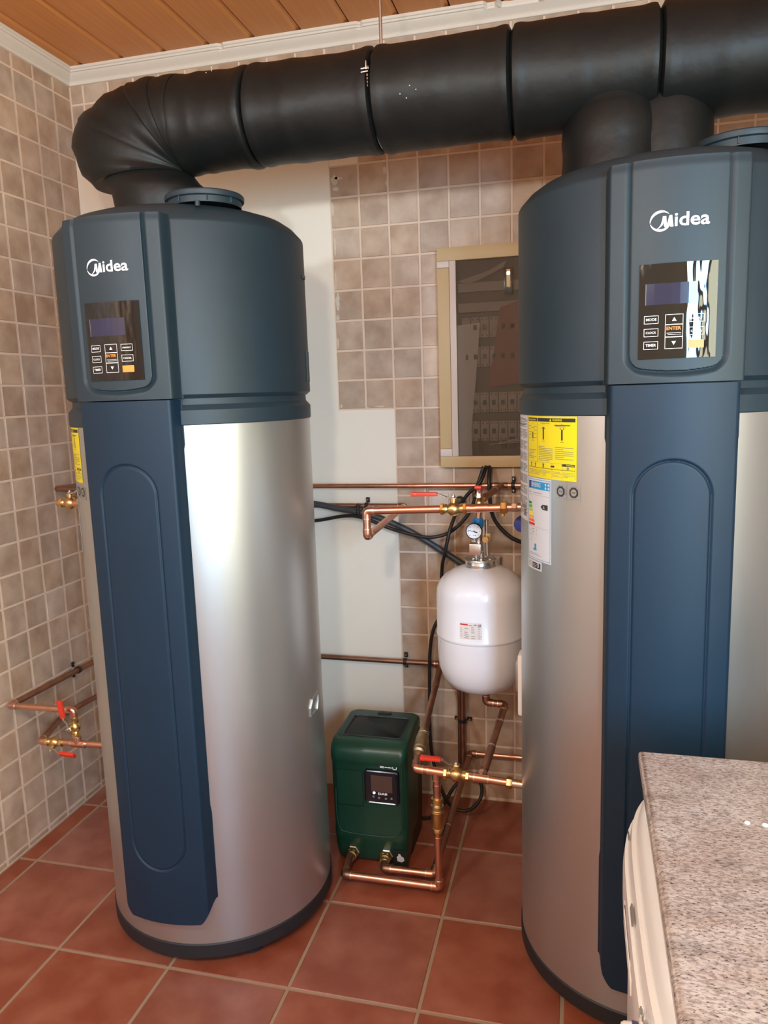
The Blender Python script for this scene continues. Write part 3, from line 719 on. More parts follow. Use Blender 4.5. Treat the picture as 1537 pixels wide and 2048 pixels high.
# elbow at the left end, built of overlapping wraps along a bent centre line
def wrap_tube(name, stations, m='foam', fold=()):
    """stations: (x,y,z, r, tx,ty,tz) interpolated"""
    pts = catmull([s_[:3] for s_ in stations], 10); rad = [p.x for p in catmull([(s_[3], 0, 0) for s_ in stations], 10)]
    rad = [r+sum(a_*math.exp(-((k-f_)/w_)**2) for f_, w_, a_ in fold) for k, r in enumerate(rad)]
    return wbuild(MB().sweep(pts, rad, m, 64), name, du, 40)
PVX, PVZ = .725, 2.1075
def rho_of(phi):
    tab = ((0, .2520), (12, .256), (25, .272), (38, .300), (50, .335), (62, .364), (74, .366), (84, .340), (92, .300), (104, .262))
    for (a0, r0), (a1, r1) in zip(tab, tab[1:]):
        if phi <= a1: u = (phi-a0)/(a1-a0); return r0+(r1-r0)*u*u*(3-2*u)
    return tab[-1][1]
def elbow_part(name, phis, extra, tail=()):
    m = 64; secs = []
    for k, phi in enumerate(phis):
        f_ = math.radians(phi); rho = rho_of(phi)+extra[min(k, len(extra)-1)]; dx, dz = -math.sin(f_), math.cos(f_)
        cx_, cz_ = PVX+dx*rho/2, PVZ+dz*rho/2; ry = .1262+extra[min(k, len(extra)-1)]*.8
        secs.append([(cx_+dx*rho/2*math.cos(2*PI*j/m), DY+ry*math.sin(2*PI*j/m), cz_+dz*rho/2*math.cos(2*PI*j/m)) for j in range(m)])
    for (z_, xl, xr, ry) in tail:
        secs.append([((xl+xr)/2-(xr-xl)/2*math.cos(2*PI*j/m), DY+ry*math.sin(2*PI*j/m), z_) for j in range(m)])
    mb = MB(); vs = [p_ for q_ in secs for p_ in q_]; n = len(secs)
    fs = [(k*m+j, k*m+(j+1) % m, (k+1)*m+(j+1) % m, (k+1)*m+j) for k in range(n-1) for j in range(m)]+[tuple(range(m))[::-1], tuple((n-1)*m+j for j in range(m))]
    wbuild(mb.add(vs, fs, 'foam'), name, du, 40)
elbow_part('elbow_wrap', [0, 4, 8, 12, 16, 18], [.003, .0045, .004, .003, .004, .002])
elbow_part('elbow_wrap', [15, 16, 19, 23, 27, 31, 33], [-.004, .007, .0085, .007, .006, .007, .002])
elbow_part('elbow_wrap', [30, 35, 40, 45, 50, 54, 58, 62, 64], [-.004, .002, .004, .003, -.001, -.003, .001, .003, .001])
elbow_part('elbow_wrap', [60, 63, 67, 71, 75, 79, 83, 87, 91, 94], [-.006, .001, .004, .004, .002, -.002, 0, .002, .001, -.006])
elbow_part('duct_stub', [88], [-.02], [(2.085, .470, .742, .122), (2.070, .486, .760, .130), (2.055, .494, .766, .134), (2.02, .499, .763, .130), (1.98, .500, .752, .125), (1.955, .497, .741, .121), (1.9485, .499, .739, .119)])
wrap_tube('duct_stub', [(1.860, DY+.012, 2.19, .100), (1.860, DY+.01, 2.13, .114), (1.862, DY, 2.06, .122), (1.862, DY, 1.9485, .121)], fold=((22, 3, -.004),))
wrap_tube('duct_saddle', [(1.985, DY+.03, 2.20, .10), (1.985, DY+.03, 2.15, .11), (1.985, DY+.02, 2.05, .112), (1.99, DY+.02, 1.9485, .110)], fold=((10, 3, -.004),))
# clamp with its bolt in the joint, and hanging rod
mb = MB(); xcl = 1.2795
mb.lathe([(DR-.014, -.004), (DR-.011, -.004), (DR-.011, .004), (DR-.014, .004)], 'steel', (xcl, DY, DZ), 'X', 64, caps=False)
wbuild(mb, 'clamp_band', du)
mb = MB(); yb = DY-DR-.004; zb = DZ+.030
mb.box((xcl-.001, yb+.004, zb+.010), (.0035, .012, .020), 'steel', ch=.001); mb.cyl((xcl-.014, yb, zb+.003), (xcl+.004, yb, zb+.004), .0022, 'steel', 10)
mb.cyl((xcl-.014, yb, zb-.005), (xcl+.004, yb, zb-.004), .0022, 'steel', 10); mb.hexnut((xcl+.001, yb, zb+.0035), (xcl+.006, yb, zb+.0035), .0042, 'steel')
for k in range(4): mb.box((xcl+.001, yb+.004, zb-.012-.008*k), (.0035-.0005*k, .006, .005), 'copper_dull')
wbuild(mb, 'clamp_bolt', du)
mb = MB(); rr = random.Random(9)
for (cx_, cz_) in ((1.36, 2.20), (1.375, 2.19), (1.40, 2.205), (.83, 2.33), (.842, 2.336), (1.385, 2.215)):
    a = math.asin(max(-1, min(1, (cz_-DZ)/DR))); s_ = .0022; y_ = DY-math.cos(a)*(DR+.0015)
    mb.box((cx_, y_, cz_), (s_, .0008, s_*.8), 'logo_white')
wbuild(mb, 'plaster_speck', du, None, kind='stuff')
rod = thing('hanger_rod', 'thin threaded steel rod hanging from the ceiling planks to the black duct joint', 'rod', (1.287, DY, H))
prof = []; 
mb = MB(); L_ = H-(DZ+DR)+.010; n = 90
mb.lathe([(.0042+(.0004 if k % 2 else 0), -L_*k/n) for k in range(n+1)], 'steel', n=12); mb.build('threaded_rod', rod, 20)
MB().hexnut((0, 0, -.006), (0, 0, .0), .010, 'steel').build('nut', rod)

# ================================================================== PIPEWORK
pipe_no = 0
def tube(parent, pts, r, m='copper', bend=.0, name='pipe', n=20):
    p = round_path(pts, bend) if bend else pts
    return wbuild(MB().sweep(p, r, m, n), name, parent, 40)
def elbow(parent, a, c, b, r, m='copper', name='elbow', leg=.022):
    """fitting round corner c, coming from a going to b, with solder rings"""
    a, c, b = Vector(a), Vector(c), Vector(b); d0 = (a-c).normalized(); d1 = (b-c).normalized(); R_e = r*1.14
    mb = MB(); mb.sweep(round_path([c+d0*leg, c, c+d1*leg], leg*.8, 8), R_e, m, 20)
    e = mb_ring = MB()
    for d in (d0, d1): e.cyl(c+d*(leg-.001), c+d*(leg+.0018), R_e*1.01, 'solder', 20)
    o = wbuild(mb, name, parent, 40); wbuild(e, 'solder_ring', o, 40); return o
def tee(parent, c, d_main, d_br, r, m='copper', L_=.024):
    c, dm_, db = Vector(c), Vector(d_main).normalized(), Vector(d_br).normalized(); mb = MB(); R_e = r*1.14
    mb.cyl(c-dm_*L_, c+dm_*L_, R_e, m, 20); mb.cyl(c, c+db*L_, R_e, m, 20)
    o = wbuild(mb, 'tee', parent, 40); e = MB()
    for d in (dm_, -dm_, db): e.cyl(c+d*(L_-.001), c+d*(L_+.0018), R_e*1.01, 'solder', 20)
    wbuild(e, 'solder_ring', o, 40); return o
def sleeve(parent, a, b, r, m='copper', name='coupling'):
    return wbuild(MB().cyl(a, b, r, m, 20), name, parent, 40)
def ball_valve(parent, c, d, hdir, ldir, r, lever=.075, m='brass', grip=.052):
    """valve body centred c along d, stem towards hdir, lever along ldir"""
    c, d, hd, ld = (Vector(q).normalized() if i else Vector(q) for i, q in enumerate((c, d, hdir, ldir)))
    mb = MB(); L_ = r*3.3
    mb.rev(c-d*L_, c+d*L_, [(r*1.15, 0), (r*1.15, .16), (r*1.3, .2), (r*1.1, .28), (r*1.75, .40), (r*1.8, .5), (r*1.75, .6), (r*1.1, .72), (r*1.3, .8), (r*1.3, .98), (r*1.1, 1)], m)
    mb.hexnut(c-d*L_, c-d*L_*.72, r*1.5, m); mb.hexnut(c+d*L_*.72, c+d*L_, r*1.5, m)
    mb.cyl(c+hd*r*1.2, c+hd*r*2.3, r*.8, m, 16); mb.cyl(c+hd*r*2.1, c+hd*r*2.6, r*.95, m, 16)
    o = wbuild(mb, 'ball_valve', parent, 40)
    st = c+hd*r*2.75; mb = MB(); side = hd.cross(ld).normalized()
    mb.hexnut(st, st+hd*.006, r*.55, 'steel'); mb.cyl(st+hd*.005, st+hd*.010, r*.32, 'steel', 10)
    R = Matrix((ld, side, hd)).transposed()
    # cranked steel strap then the red grip
    p0, p1, p2 = st-hd*.001, st+ld*.018+hd*.001, st+ld*(lever-grip)+hd*.010
    for a, b in ((p0-ld*.008, p1), (p1, p2), (p2, p2+ld*.01)):
        a, b = Vector(a), Vector(b); dd = b-a; s1 = dd.normalized(); u = s1.cross(side).normalized(); RR = Matrix((s1, side, u)).transposed()
        mb.box((a+b)/2, (dd.length+.001, r*1.15, .0022), 'steel', RR)
    wbuild(mb, 'lever', o, 40)
    mb = MB(); gc = p2+ld*(.006+grip/2); mb.box(gc, (grip, .0185, .0105), 'red_grip', R, ch=.004)
    mb.box(gc+ld*grip*.40, (grip*.24, .0215, .0115), 'red_grip', R, ch=.0045)
    wbuild(mb, 'handle_grip', o, 40)
    return o
def clip(parent, c, axis, span, r, out=(0, -1, 0)):
    """black two-screw saddle clip over a wall pipe"""
    c, ax, sp, ou = Vector(c), Vector(axis), Vector(span), Vector(out); mb = MB(); R = Matrix((ax, sp, ou)).transposed()
    n = 10
    for s in (-1, 1): mb.box(c+sp*s*(r+.010)-ou*(.020), (.013, .018, .005), 'black_rubber', R, ch=.001); mb.cyl(c+sp*s*(r+.011)-ou*.018, c+sp*s*(r+.011)-ou*.013, .0042, 'black_rubber', 12)
    mb.cyl(c-ax*.006, c+ax*.006, r+.003, 'black_rubber', 20)
    o = wbuild(mb, 'pipe_clip', parent, 40)
    for s in (-1, 1): wbuild(MB().cyl(c+sp*s*(r+.011)-ou*.013, c+sp*s*(r+.011)-ou*.0115, .0028, 'steel', 10), 'screw', o, 40)
    return o
WY = -.030
# --- upper wall pipe
p = thing('upper_wall_pipe', 'bright copper pipe clipped to the back wall just under the fuse cabinet', 'pipe', (1.2, WY, 1.162))
tube(p, [(.20, WY, 1.160), (1.538, WY, 1.1625), (2.35, WY, 1.164)], .0088)
tee(p, (1.538, WY, 1.1625), (1, 0, 0), (0, -1, -.03), .0088, 'copper_dull')
clip(p, (1.578, WY, 1.163), (1, 0, 0), (0, 0, 1), .0088)
# --- vessel feed: branch, valve with lever, blue union, gauge, block
VX, VY = 1.500, -.315
p = thing('vessel_feed_line', 'copper branch, brass valve and steel block standing on the white expansion vessel', 'pipe', (VX, VY, 1.0))
tube(p, [(1.538, WY-.024, 1.162), (1.505, VY+.02, 1.153)], .0105, 'copper_dull'); sleeve(p, (1.531, -.10, 1.160), (1.527, -.13, 1.159), .012, 'copper_dull'); sleeve(p, (1.510, -.25, 1.155), (1.506, -.285, 1.154), .0125, 'copper_dull')
elbow(p, (1.505, VY+.1, 1.154), (VX, VY, 1.150), (VX, VY, 1.0), .011, 'brass')
tube(p, [(VX, VY, 1.13), (VX-.004, VY, 1.095)], .009)
mb = MB(); mb.rev((VX-.002, VY, 1.164), (VX-.002, VY, 1.176), [(.012, 0), (.0125, .5), (.009, .55), (.009, 1)], 'brass'); wbuild(mb, 'bleed_cap', p)
v = MB(); v.hexnut((VX, VY-.006, 1.168), (VX, VY-.010, 1.182), .006, 'steel'); wbuild(v, 'valve_stem', p)
mb = MB(); mb.box((VX+.001, VY-.022, 1.178), (.011, .003, .030), 'steel', Matrix.Rotation(-.35, 3, 'X'), ch=.001); mb.box((VX+.001, VY-.010, 1.166), (.014, .026, .0025), 'steel', ch=.0008)
mb.box((VX+.006, VY-.055, 1.196), (.020, .058, .010), 'red_grip', Matrix.Rotation(-.28, 3, 'X'), ch=.0035); wbuild(mb, 'valve_lever', p, label='red-gripped lever pointing at the viewer')
mb = MB(); mb.rev((VX-.004, VY, 1.100), (VX-.006, VY, 1.070), [(.012, 0), (.0145, .08), (.0150, .3), (.0165, .5), (.0165, .95), (.014, 1)], 'blue_plastic')
for k in range(10):
    a = 2*PI*k/10; mb.box((VX-.005+.0158*math.cos(a), VY+.0158*math.sin(a), 1.083), (.003, .003, .020), 'blue_plastic')
wbuild(mb, 'blue_union', p)
mb = MB(); mb.cyl((VX-.004, VY+.004, 1.075), (VX-.004, VY+.004, .975), .0105, 'steel', 16); mb.cyl((VX+.018, VY+.02, 1.09), (VX+.020, VY+.02, .98), .0075, 'steel', 16); mb.box((VX+.022, VY+.02, 1.035), (.020, .014, .03), 'brass_dull', ch=.003); wbuild(mb, 'valve_body', p)
mb = MB(); mb.cyl((VX+.018, VY+.02, 1.035), (VX+.018, VY-.014, 1.035), .009, 'brass', 14); wbuild(mb, 'bleed_screw', p)
gx, gy, gz = 1.4865, VY-.030, 1.064
mb = MB(); mb.lathe([(.0215, .014), (.0245, .012), (.0250, -.001), (.0240, -.004), (.0222, -.004), (.0222, -.001), (.0, -.001)], 'bezel', (gx, gy, gz), 'Y', 40, caps=False); mb.lathe([(0, .014), (.0215, .014)], 'bezel', (gx, gy, gz), 'Y', 40, caps=False)
mb.cyl((gx, gy+.006, gz-.020), (gx+.001, gy+.006, 1.030), .0055, 'steel', 12); mb.hexnut((gx, gy+.006, gz-.027), (gx, gy+.006, gz-.034), .0085, 'steel')
ga = wbuild(mb, 'pressure_gauge', p)
mb = MB(); mb.lathe([(0, 0), (.0222, 0)], 'logo_white', (gx, gy-.0014, gz), 'Y', 40, caps=False); wbuild(mb, 'dial', ga, None, label='white gauge dial')
mb = MB()
for k in range(25):
    a = math.radians(225-270*k/24); r0, r1 = (.0150 if k % 4 == 0 else .0175), .0195
    c0 = Vector((gx+math.cos(a)*(r0+r1)/2, gy-.0019, gz+math.sin(a)*(r0+r1)/2)); mb.box(c0, (r1-r0, .0003, .0006 if k % 4 else .0010), 'ink', Matrix.Rotation(-a, 3, 'Y'))
a = math.radians(168); mb.box((gx+math.cos(a)*.006, gy-.0026, gz+math.sin(a)*.006-.001), (.024, .0003, .0013), 'ink', Matrix.Rotation(-a, 3, 'Y')); mb.cyl((gx, gy-.001, gz), (gx, gy-.003, gz), .0022, 'ink', 12)
mb.box((gx+.006, gy-.0026, gz-.003), (.009, .0003, .0035), 'ink', Matrix.Rotation(.25, 3, 'Y')); mb.box((gx-.002, gy-.0019, gz-.0125), (.002, .0003, .002), 'ink'); mb.box((gx+.004, gy-.0019, gz-.0130), (.004, .0003, .003), 'greyink')
wbuild(mb, 'needle', ga, None)
mb = MB(); mb.box((1.4885, VY-.016, 1.007), (.0345, .030, .034), 'steel', ch=.002); wbuild(mb, 'steel_block', p, 30)
mb = MB(); mb.cyl((1.4905, VY-.014, .992), (1.4905, VY-.014, .972), .006, 'steel', 12); mb.cyl((1.504, VY+.0, .995), (1.504, VY, .970), .009, 'steel', 12); wbuild(mb, 'nipple', p)

# --- expansion vessel
ve = thing('expansion_vessel', 'white enamelled expansion vessel with a data label hanging on the tiled wall', 'vessel', (1.500, VY, .555))
MB().lathe([(.004, 0), (.035, .001), (.070, .008), (.100, .024), (.120, .050), (.1315, .085), (.135, .12), (.1352, .183), (.1375, .186), (.1380, .190), (.1375, .194), (.1358, .197), (.1362, .31), (.1340, .330), (.1260, .350), (.108, .370), (.082, .386), (.055, .3945), (.046, .396)], 'vessel', n=96).build('vessel_body', ve)
MB().lathe([(.034, .380), (.0475, .3945), (.0475, .402), (.0455, .4035), (.0440, .413), (.0475, .4145), (.0485, .417), (.0475, .4195), (.0410, .4195), (.0390, .414), (.030, .412), (.018, .412)], 'steel', n=64).build('flange_ring', ve)
mb = MB(); mb.lathe([(.017, .409), (.019, .4115), (.019, .416), (.010, .4175)], 'steel', n=24); mb.build('inlet_nut', ve)
for k in range(6):
    a = k*PI/3+.3; MB().hexnut((.031*math.cos(a), .031*math.sin(a), .412), (.031*math.cos(a), .031*math.sin(a), .4165), .0055, 'steel').build('flange_bolt', ve)
def vs_(x, z, e=0): a = x/.1362-.1; return ((.1362+e)*math.sin(a), -(.1362+e)*math.cos(a), z)
mb = MB()
def vq(x0, x1, z0, z1, m, e):
    n = max(1, int((x1-x0)/.008)+1); q = []
    for k in range(n+1): x = x0+(x1-x0)*k/n; q += [vs_(x, z0, e), vs_(x, z1, e)]
    mb.add(q, [(2*k, 2*k+2, 2*k+3, 2*k+1) for k in range(n)], m)
M['tag_pale'] = mat('pale_tag', (.74, .68, .64), .5)
vq(-.033, .033, .205, .256, 'tag_pale', .0004); vq(-.032, -.008, .2475, .2520, 'red_ink', .0008)
text_into(mb, 'CE', .010, .021, .2455, 'ink', lambda x, y: vs_(x, y, .0009), bold=.03, h=.0065)
rn = random.Random(2)
for k in range(7):
    z = .243-.0057*k
    for x0, x1 in ((-.031, -.026), (-.019, -.004), (.002, .016), (.022, .030)):
        if rn.random() < .9: vq(x0, x0+(x1-x0)*rn.uniform(.5, 1), z, z+.0014, 'greyink', .0008)
vq(-.006, .006, .248, .2495, 'greyink', .0008); vq(.010, .018, .2485, .2515, 'greyink', .0008); mb.build('data_label', ve, None, label='pale data label with a red heading')
mb = MB(); mb.box((0, .22, .33), (.05, .16, .004), 'steel'); mb.box((0, .298, .30), (.06, .006, .12), 'steel', ch=.001); mb.build('wall_bracket', ve)

# --- hot line into the right heater
HY = -.52
p = thing('hot_outlet_line', 'shiny copper pipe with a long red-handled valve reaching the right heater above the vessel', 'pipe', (1.45, HY, 1.16))
A = [(.20, WY, 1.0915), (1.2025, WY, 1.0905), (1.2025, HY, 1.077), (1.2025, HY, 1.1515), (1.655, HY, 1.1655)]
tube(p, A[0:2], .0088, 'copper_dull', name='wall_pipe'); tube(p, A[1:3], .0105, 'copper', name='return_pipe'); tube(p, A[2:4], .0112, name='riser'); tube(p, A[3:], .0112, name='outlet_pipe')
elbow(p, A[0], A[1], A[2], .0095, 'copper_dull'); elbow(p, A[1], A[2], A[3], .0112); elbow(p, A[2], A[3], A[4], .0112)
ball_valve(p, (1.4535, HY, 1.1592), (1, 0, .031), (0, 0, 1), (-1, 0, .0), .0112, .112, grip=.074)
mb = MB(); mb.hexnut((1.583, HY, 1.1632), (1.602, HY, 1.1638), .0175, 'brass'); mb.cyl((1.590, HY, 1.150), (1.590, HY-.006, 1.140), .005, 'brass', 10); wbuild(mb, 'union_nut', p)
mb = MB(); mb.cyl((1.602, HY, 1.1638), (1.655, HY, 1.1655), .0095, 'steel', 16); mb.hexnut((1.613, HY, 1.164), (1.630, HY, 1.1646), .0135, 'steel'); wbuild(mb, 'nipple', p)
sleeve(p, (1.482, HY, 1.1605), (1.500, HY, 1.1611), .0128); sleeve(p, (1.515, HY, 1.1615), (1.548, HY, 1.1625), .0127, 'copper')
mb = MB(); mb.lathe([(.013, 0), (.020, .002), (.020, .012), (.014, .016)], 'red_grip', (1.6485, HY, 1.1655), 'X', 20); wbuild(mb, 'red_cap', p)
clip(p, (1.066, WY, 1.0905), (1, 0, 0), (0, 0, 1), .0088)
bx_ = thing('mixing_valve_knob', 'dark blue round valve knob beside the right heater behind the copper union', 'knob', (1.634, -.42, 1.10))
MB().lathe([(.010, .03), (.022, .026), (.0235, .0), (.021, -.008), (.006, -.010)], 'sticker_navy', axis='Y', n=24).build('knob', bx_); MB().cyl((0, .03, 0), (0, .09, 0), .006, 'brass', 10).build('stem', bx_)

# --- lower wall pipe, check valve, cold line with tee, riser from the pump
CY = -.57
p = thing('pump_outlet_line', 'copper pipework rising from the green pump past a brass check valve to the right heater', 'pipe', (1.45, CY, .38))
W1 = (1.320, WY, .521); E1 = (1.336, CY, .409); E1b = (1.336, CY, .4005)
tube(p, [(.20, WY, .5265), W1], .0095, 'copper_dull', name='wall_pipe'); clip(p, (1.189, WY, .522), (1, 0, 0), (0, 0, 1), .0095)
tube(p, [W1, E1], .0105, 'copper_dull', name='sloping_pipe'); elbow(p, (1, WY, .521), W1, E1, .0095, 'copper_dull')
def lerp(a, b, t_): return tuple(a[i]+(b[i]-a[i])*t_ for i in range(3))
d = lambda q: lerp(W1, E1, q)
mb = MB(); mb.rev(d(.70), d(.915), [(.012, 0), (.017, .02), (.017, .14), (.0135, .16), (.0135, .20), (.0185, .24), (.0195, .3), (.0195, .62), (.0175, .68), (.0175, .72), (.0185, .74), (.0185, .86), (.0135, .90), (.0135, 1)], 'brass_dull'); cv = wbuild(mb, 'check_valve', p, label='dull brass check valve on the sloping pipe')
mb = MB(); mb.cyl(d(.735), d(.742), .0175, 'solder', 20); mb.cyl(d(.855), d(.862), .0190, 'solder', 20); wbuild(mb, 'seal_ring', cv)
sleeve(p, d(.22), d(.26), .0118, 'copper_dull'); sleeve(p, d(.60), d(.70), .0122, 'copper_dull')
elbow(p, d(.9), (1.336, CY, .4035), (1.5, CY, .390), .0112)
tube(p, [(1.336, CY, .4035), (1.605, CY, .3865)], .0112, name='inlet_pipe')
tee(p, (1.397, CY, .3995), (1, 0, -.06), (0, 0, -1), .0112)
ball_valve(p, (1.456, CY, .396), (1, 0, -.06), (0, 0, 1), (-1, 0, .02), .0112, .098, grip=.060)
sleeve(p, (1.480, CY, .3945), (1.497, CY, .3935), .0128); tee(p, (1.527, CY, .3915), (1, 0, -.06), (.1, 1, .25), .0118, L_=.020)
mb = MB(); mb.hexnut((1.598, CY, .387), (1.615, CY, .386), .0165, 'brass'); wbuild(mb, 'union_nut', p)
mb = MB(); mb.cyl((1.615, CY, .386), (1.662, CY, .3835), .0115, 'chrome', 20); mb.cyl((1.645, CY, .3845), (1.650, CY, .384), .0130, 'chrome', 20); wbuild(mb, 'chrome_nipple', p)
RXp = 1.3985
tube(p, [(RXp, CY, .390), (RXp, CY, .045)], .0108, name='riser', m='copper')
mb = MB(); mb.rev((RXp, CY, .318), (RXp, CY, .208), [(.0125, 0), (.017, .01), (.0175, .13), (.0125, .15), (.0125, .20), (.0185, .22), (.0190, .30), (.0165, .32), (.0165, .36), (.0188, .38), (.0188, .78), (.0175, .80), (.0170, .84), (.0135, .86), (.0150, .88), (.0150, .97), (.0125, 1)], 'brass', 28); cv = wbuild(mb, 'check_valve', p, label='yellow brass check valve on the upright pipe')
mb = MB(); mb.cyl((RXp, CY, .2955), (RXp, CY, .2935), .0188, 'solder', 20); mb.cyl((RXp, CY, .2815), (RXp, CY, .2795), .0193, 'solder', 24); mb.cyl((RXp, CY, .2255), (RXp, CY, .2235), .0178, 'solder', 24); wbuild(mb, 'seal_ring', cv)
sleeve(p, (RXp, CY, .196), (RXp, CY, .168), .0122); sleeve(p, (RXp, CY, .345), (RXp, CY, .360), .0122)
BZ = .034
tube(p, [(RXp, CY, .05), (RXp, CY, BZ)], .011); elbow(p, (RXp, CY, .2), (RXp, CY, BZ), (1.1, CY, BZ), .0112)
tube(p, [(RXp, CY, BZ), (1.104, CY, BZ)], .0112, name='floor_pipe'); elbow(p, (1.3, CY, BZ), (1.104, CY, BZ), (1.100, -.4, .045), .0112, 'copper_dull')
tube(p, [(1.104, CY, BZ), (1.100, -.49, .046)], .0112, 'copper_dull')

# --- vessel outlet down to the tee
p = thing('vessel_drop_line', 'dull copper pipe bending under the white vessel and sloping down to the tee', 'pipe', (1.55, -.4, .45))
V = [(1.513, VY, .558), (1.513, VY, .512), (1.572, VY, .508), (1.531, CY+.022, .3965)]
tube(p, V[:2], .0105, 'copper_dull'); tube(p, V[1:3], .0105, 'copper_dull'); tube(p, V[2:], .0105, 'copper_dull', name='sloping_pipe')
elbow(p, V[0], V[1], V[2], .0105, 'copper_dull'); elbow(p, V[1], V[2], V[3], .0105, 'copper_dull')
e = lambda q: lerp(V[2], V[3], q); 
for q0, q1 in ((.25, .27), (.62, .64)): sleeve(p, e(q0), e(q1), .0118, 'solder')
sleeve(p, e(.64), e(.95), .0118, 'copper_dull')

# --- vertical wall pipe and the return along the wall
p = thing('vertical_wall_pipe', 'dark copper pipe clipped upright to the tiles below the vessel', 'pipe', (1.393, WY, .5))
tube(p, [(1.396, WY, .80), (1.392, WY, .150)], .0115, 'copper_dull'); tube(p, [(1.384, WY, .80), (1.381, WY, .13)], .0060, 'copper_dull', name='thin_pipe'); clip(p, (1.394, WY, .313), (0, 0, 1), (1, 0, 0), .0125)
p = thing('pump_inlet_line', 'copper pipe from the second pump port running back to the wall behind the check valve', 'pipe', (1.4, -.3, .1))
Q = [(1.211, -.480, .040), (1.217, -.520, .036), (1.372, -.520, .038), (1.4205, WY, .191), (2.35, WY, .189)]
tube(p, Q[1:3], .0112, name='floor_pipe'); tube(p, Q[2:4], .0108, 'copper_dull', name='sloping_pipe'); tube(p, Q[3:], .0092, name='wall_pipe')
tube(p, Q[:2], .0112, 'copper_dull'); elbow(p, Q[0], Q[1], Q[2], .0112, 'copper_dull'); elbow(p, Q[1], Q[2], Q[3], .0112, 'copper'); elbow(p, Q[2], Q[3], Q[4], .0105, 'copper_dull')
e = lambda q: lerp(Q[2], Q[3], q); sleeve(p, e(.20), e(.35), .0122, 'copper_dull'); sleeve(p, e(.35), e(.357), .0128, 'solder')

# --- left wall: low pair of valves
p = thing('low_left_valve_line', 'copper loop low on the left wall with one upright and one level red handle', 'pipe', (.2, -.645, .5))
LY = -.645; LX = .026
B = [(LX, -.02, .512), (LX, LY, .5305), (.262, LY, .533), (.262, LY, .420)]
tube(p, B[:2], .0098, 'copper_dull', name='wall_pipe'); tube(p, B[1:3], .0102); tube(p, B[2:], .0102, name='drop')
elbow(p, B[0], B[1], B[2], .0102); elbow(p, B[1], B[2], B[3], .0102)
C_ = [(LX, -.05, .372), (LX, -.40, .392), (.128, LY, .418), (.45, LY+.01, .423)]
tube(p, C_[:2], .009, 'copper_dull', name='wall_pipe'); tube(p, C_[1:3], .0102, 'copper_dull', name='branch'); tube(p, C_[2:], .0102, name='inlet_pipe')
elbow(p, C_[1], C_[2], C_[3], .0108); tee(p, (.266, LY, .4205), (1, 0, .02), (0, 0, 1), .0104); sleeve(p, (.405, LY+.008, .4225), (.435, LY+.01, .423), .0125)
ball_valve(p, (.262, LY, .478), (0, 0, 1), (-.25, -1, .1), (-.20, .05, 1), .0092, .088, grip=.056)
ball_valve(p, (.180, LY, .419), (1, 0, .02), (.0, -1, -.75), (1, 0, -.03), .0092, .084, grip=.054)
clip(p, (LX, -.300, .5205), (0, 1, -.028), (0, 0, 1), .0098, out=(1, 0, 0))
p = thing('high_left_outlet_line', 'short brass and copper outlet stub at the left side of the left heater ', 'pipe', (.3, -.62, 1.185))
tube(p, [(.262, -.62, 1.186), (.45, -.63, 1.182)], .0108); elbow(p, (.40, -.62, 1.185), (.262, -.62, 1.186), (.262, -.50, 1.190), .0108); tube(p, [(.262, -.62, 1.186), (.262, -.35, 1.19), (.03, -.33, 1.19), (.03, -.02, 1.175)], .0100, 'copper_dull', .02, name='wall_pipe')
ball_valve(p, (.305, -.62, 1.185), (1, 0, -.02), (0, 0, 1), (1, 0, .15), .0105, .09)
mb = MB(); mb.hexnut((.372, -.625, 1.1835), (.390, -.626, 1.183), .016, 'brass'); wbuild(mb, 'union_nut', p)

# ================================================================== CABLES AND SOCKET
def cable(name, label, pts, r, m, cat='cable', n=12):
    o = wbuild(MB().sweep(catmull(pts, 8), r, m, n), name, thing(name, label, cat, pts[0]), 60); return o.parent
def cable1(name, label, pts, r, m, cat='cable', ribs=False):
    P = catmull(pts, 8 if not ribs else 30)
    rad = [r*(1+(.06 if k % 2 else -.04)) for k in range(len(P))] if ribs else r
    o = MB().sweep(P, rad, m, 12).build(name, None, 60); o['label'] = label; o['category'] = cat; return o
cable1('conduit', 'thick dark grey conduit sagging from the left heater down behind the white vessel',
      [(.70, -.05, 1.12), (.879, -.045, 1.098), (.96, -.043, 1.083), (1.030, -.045, 1.072), (1.115, -.045, 1.050), (1.23, -.04, .998), (1.34, -.035, .930), (1.42, -.035, .878), (1.5, -.035, .82)], .0112, 'conduit')
cable1('power_cable', 'thin black cable looping under the socket from the conduit up to the cabinet',
      [(.70, -.035, 1.025), (.873, -.035, 1.036), (.983, -.036, 1.054), (1.06, -.060, 1.052), (1.16, -.060, 1.015), (1.25, -.062, .992), (1.31, -.062, .988), (1.37, -.055, 1.008), (1.425, -.05, 1.062), (1.452, -.050, 1.12), (1.462, -.055, 1.165), (1.482, -.045, 1.228)], .0062, 'black_rubber')
cable1('power_cable', 'straight black cable slanting from the cabinet past the gauge to behind the vessel',
      [(1.490, -.030, 1.228), (1.470, -.058, 1.175), (1.428, -.058, 1.135), (1.392, -.048, 1.08), (1.370, -.078, 1.020), (1.352, -.085, .94), (1.335, -.05, .885), (1.328, -.04, .80), (1.322, -.04, .70)], .0062, 'black_rubber')
cable1('power_cable', 'black cable curving from the cabinet down to the side of the right heater',
      [(1.500, -.024, 1.228), (1.501, -.058, 1.175), (1.505, -.05, 1.09), (1.520, -.045, 1.042), (1.558, -.045, .998), (1.600, -.045, .974), (1.68, -.045, .95), (1.85, -.045, .93), (2.25, -.045, .92), (2.3, -.045, .80), (2.3, -.045, .02)], .0068, 'black_rubber')
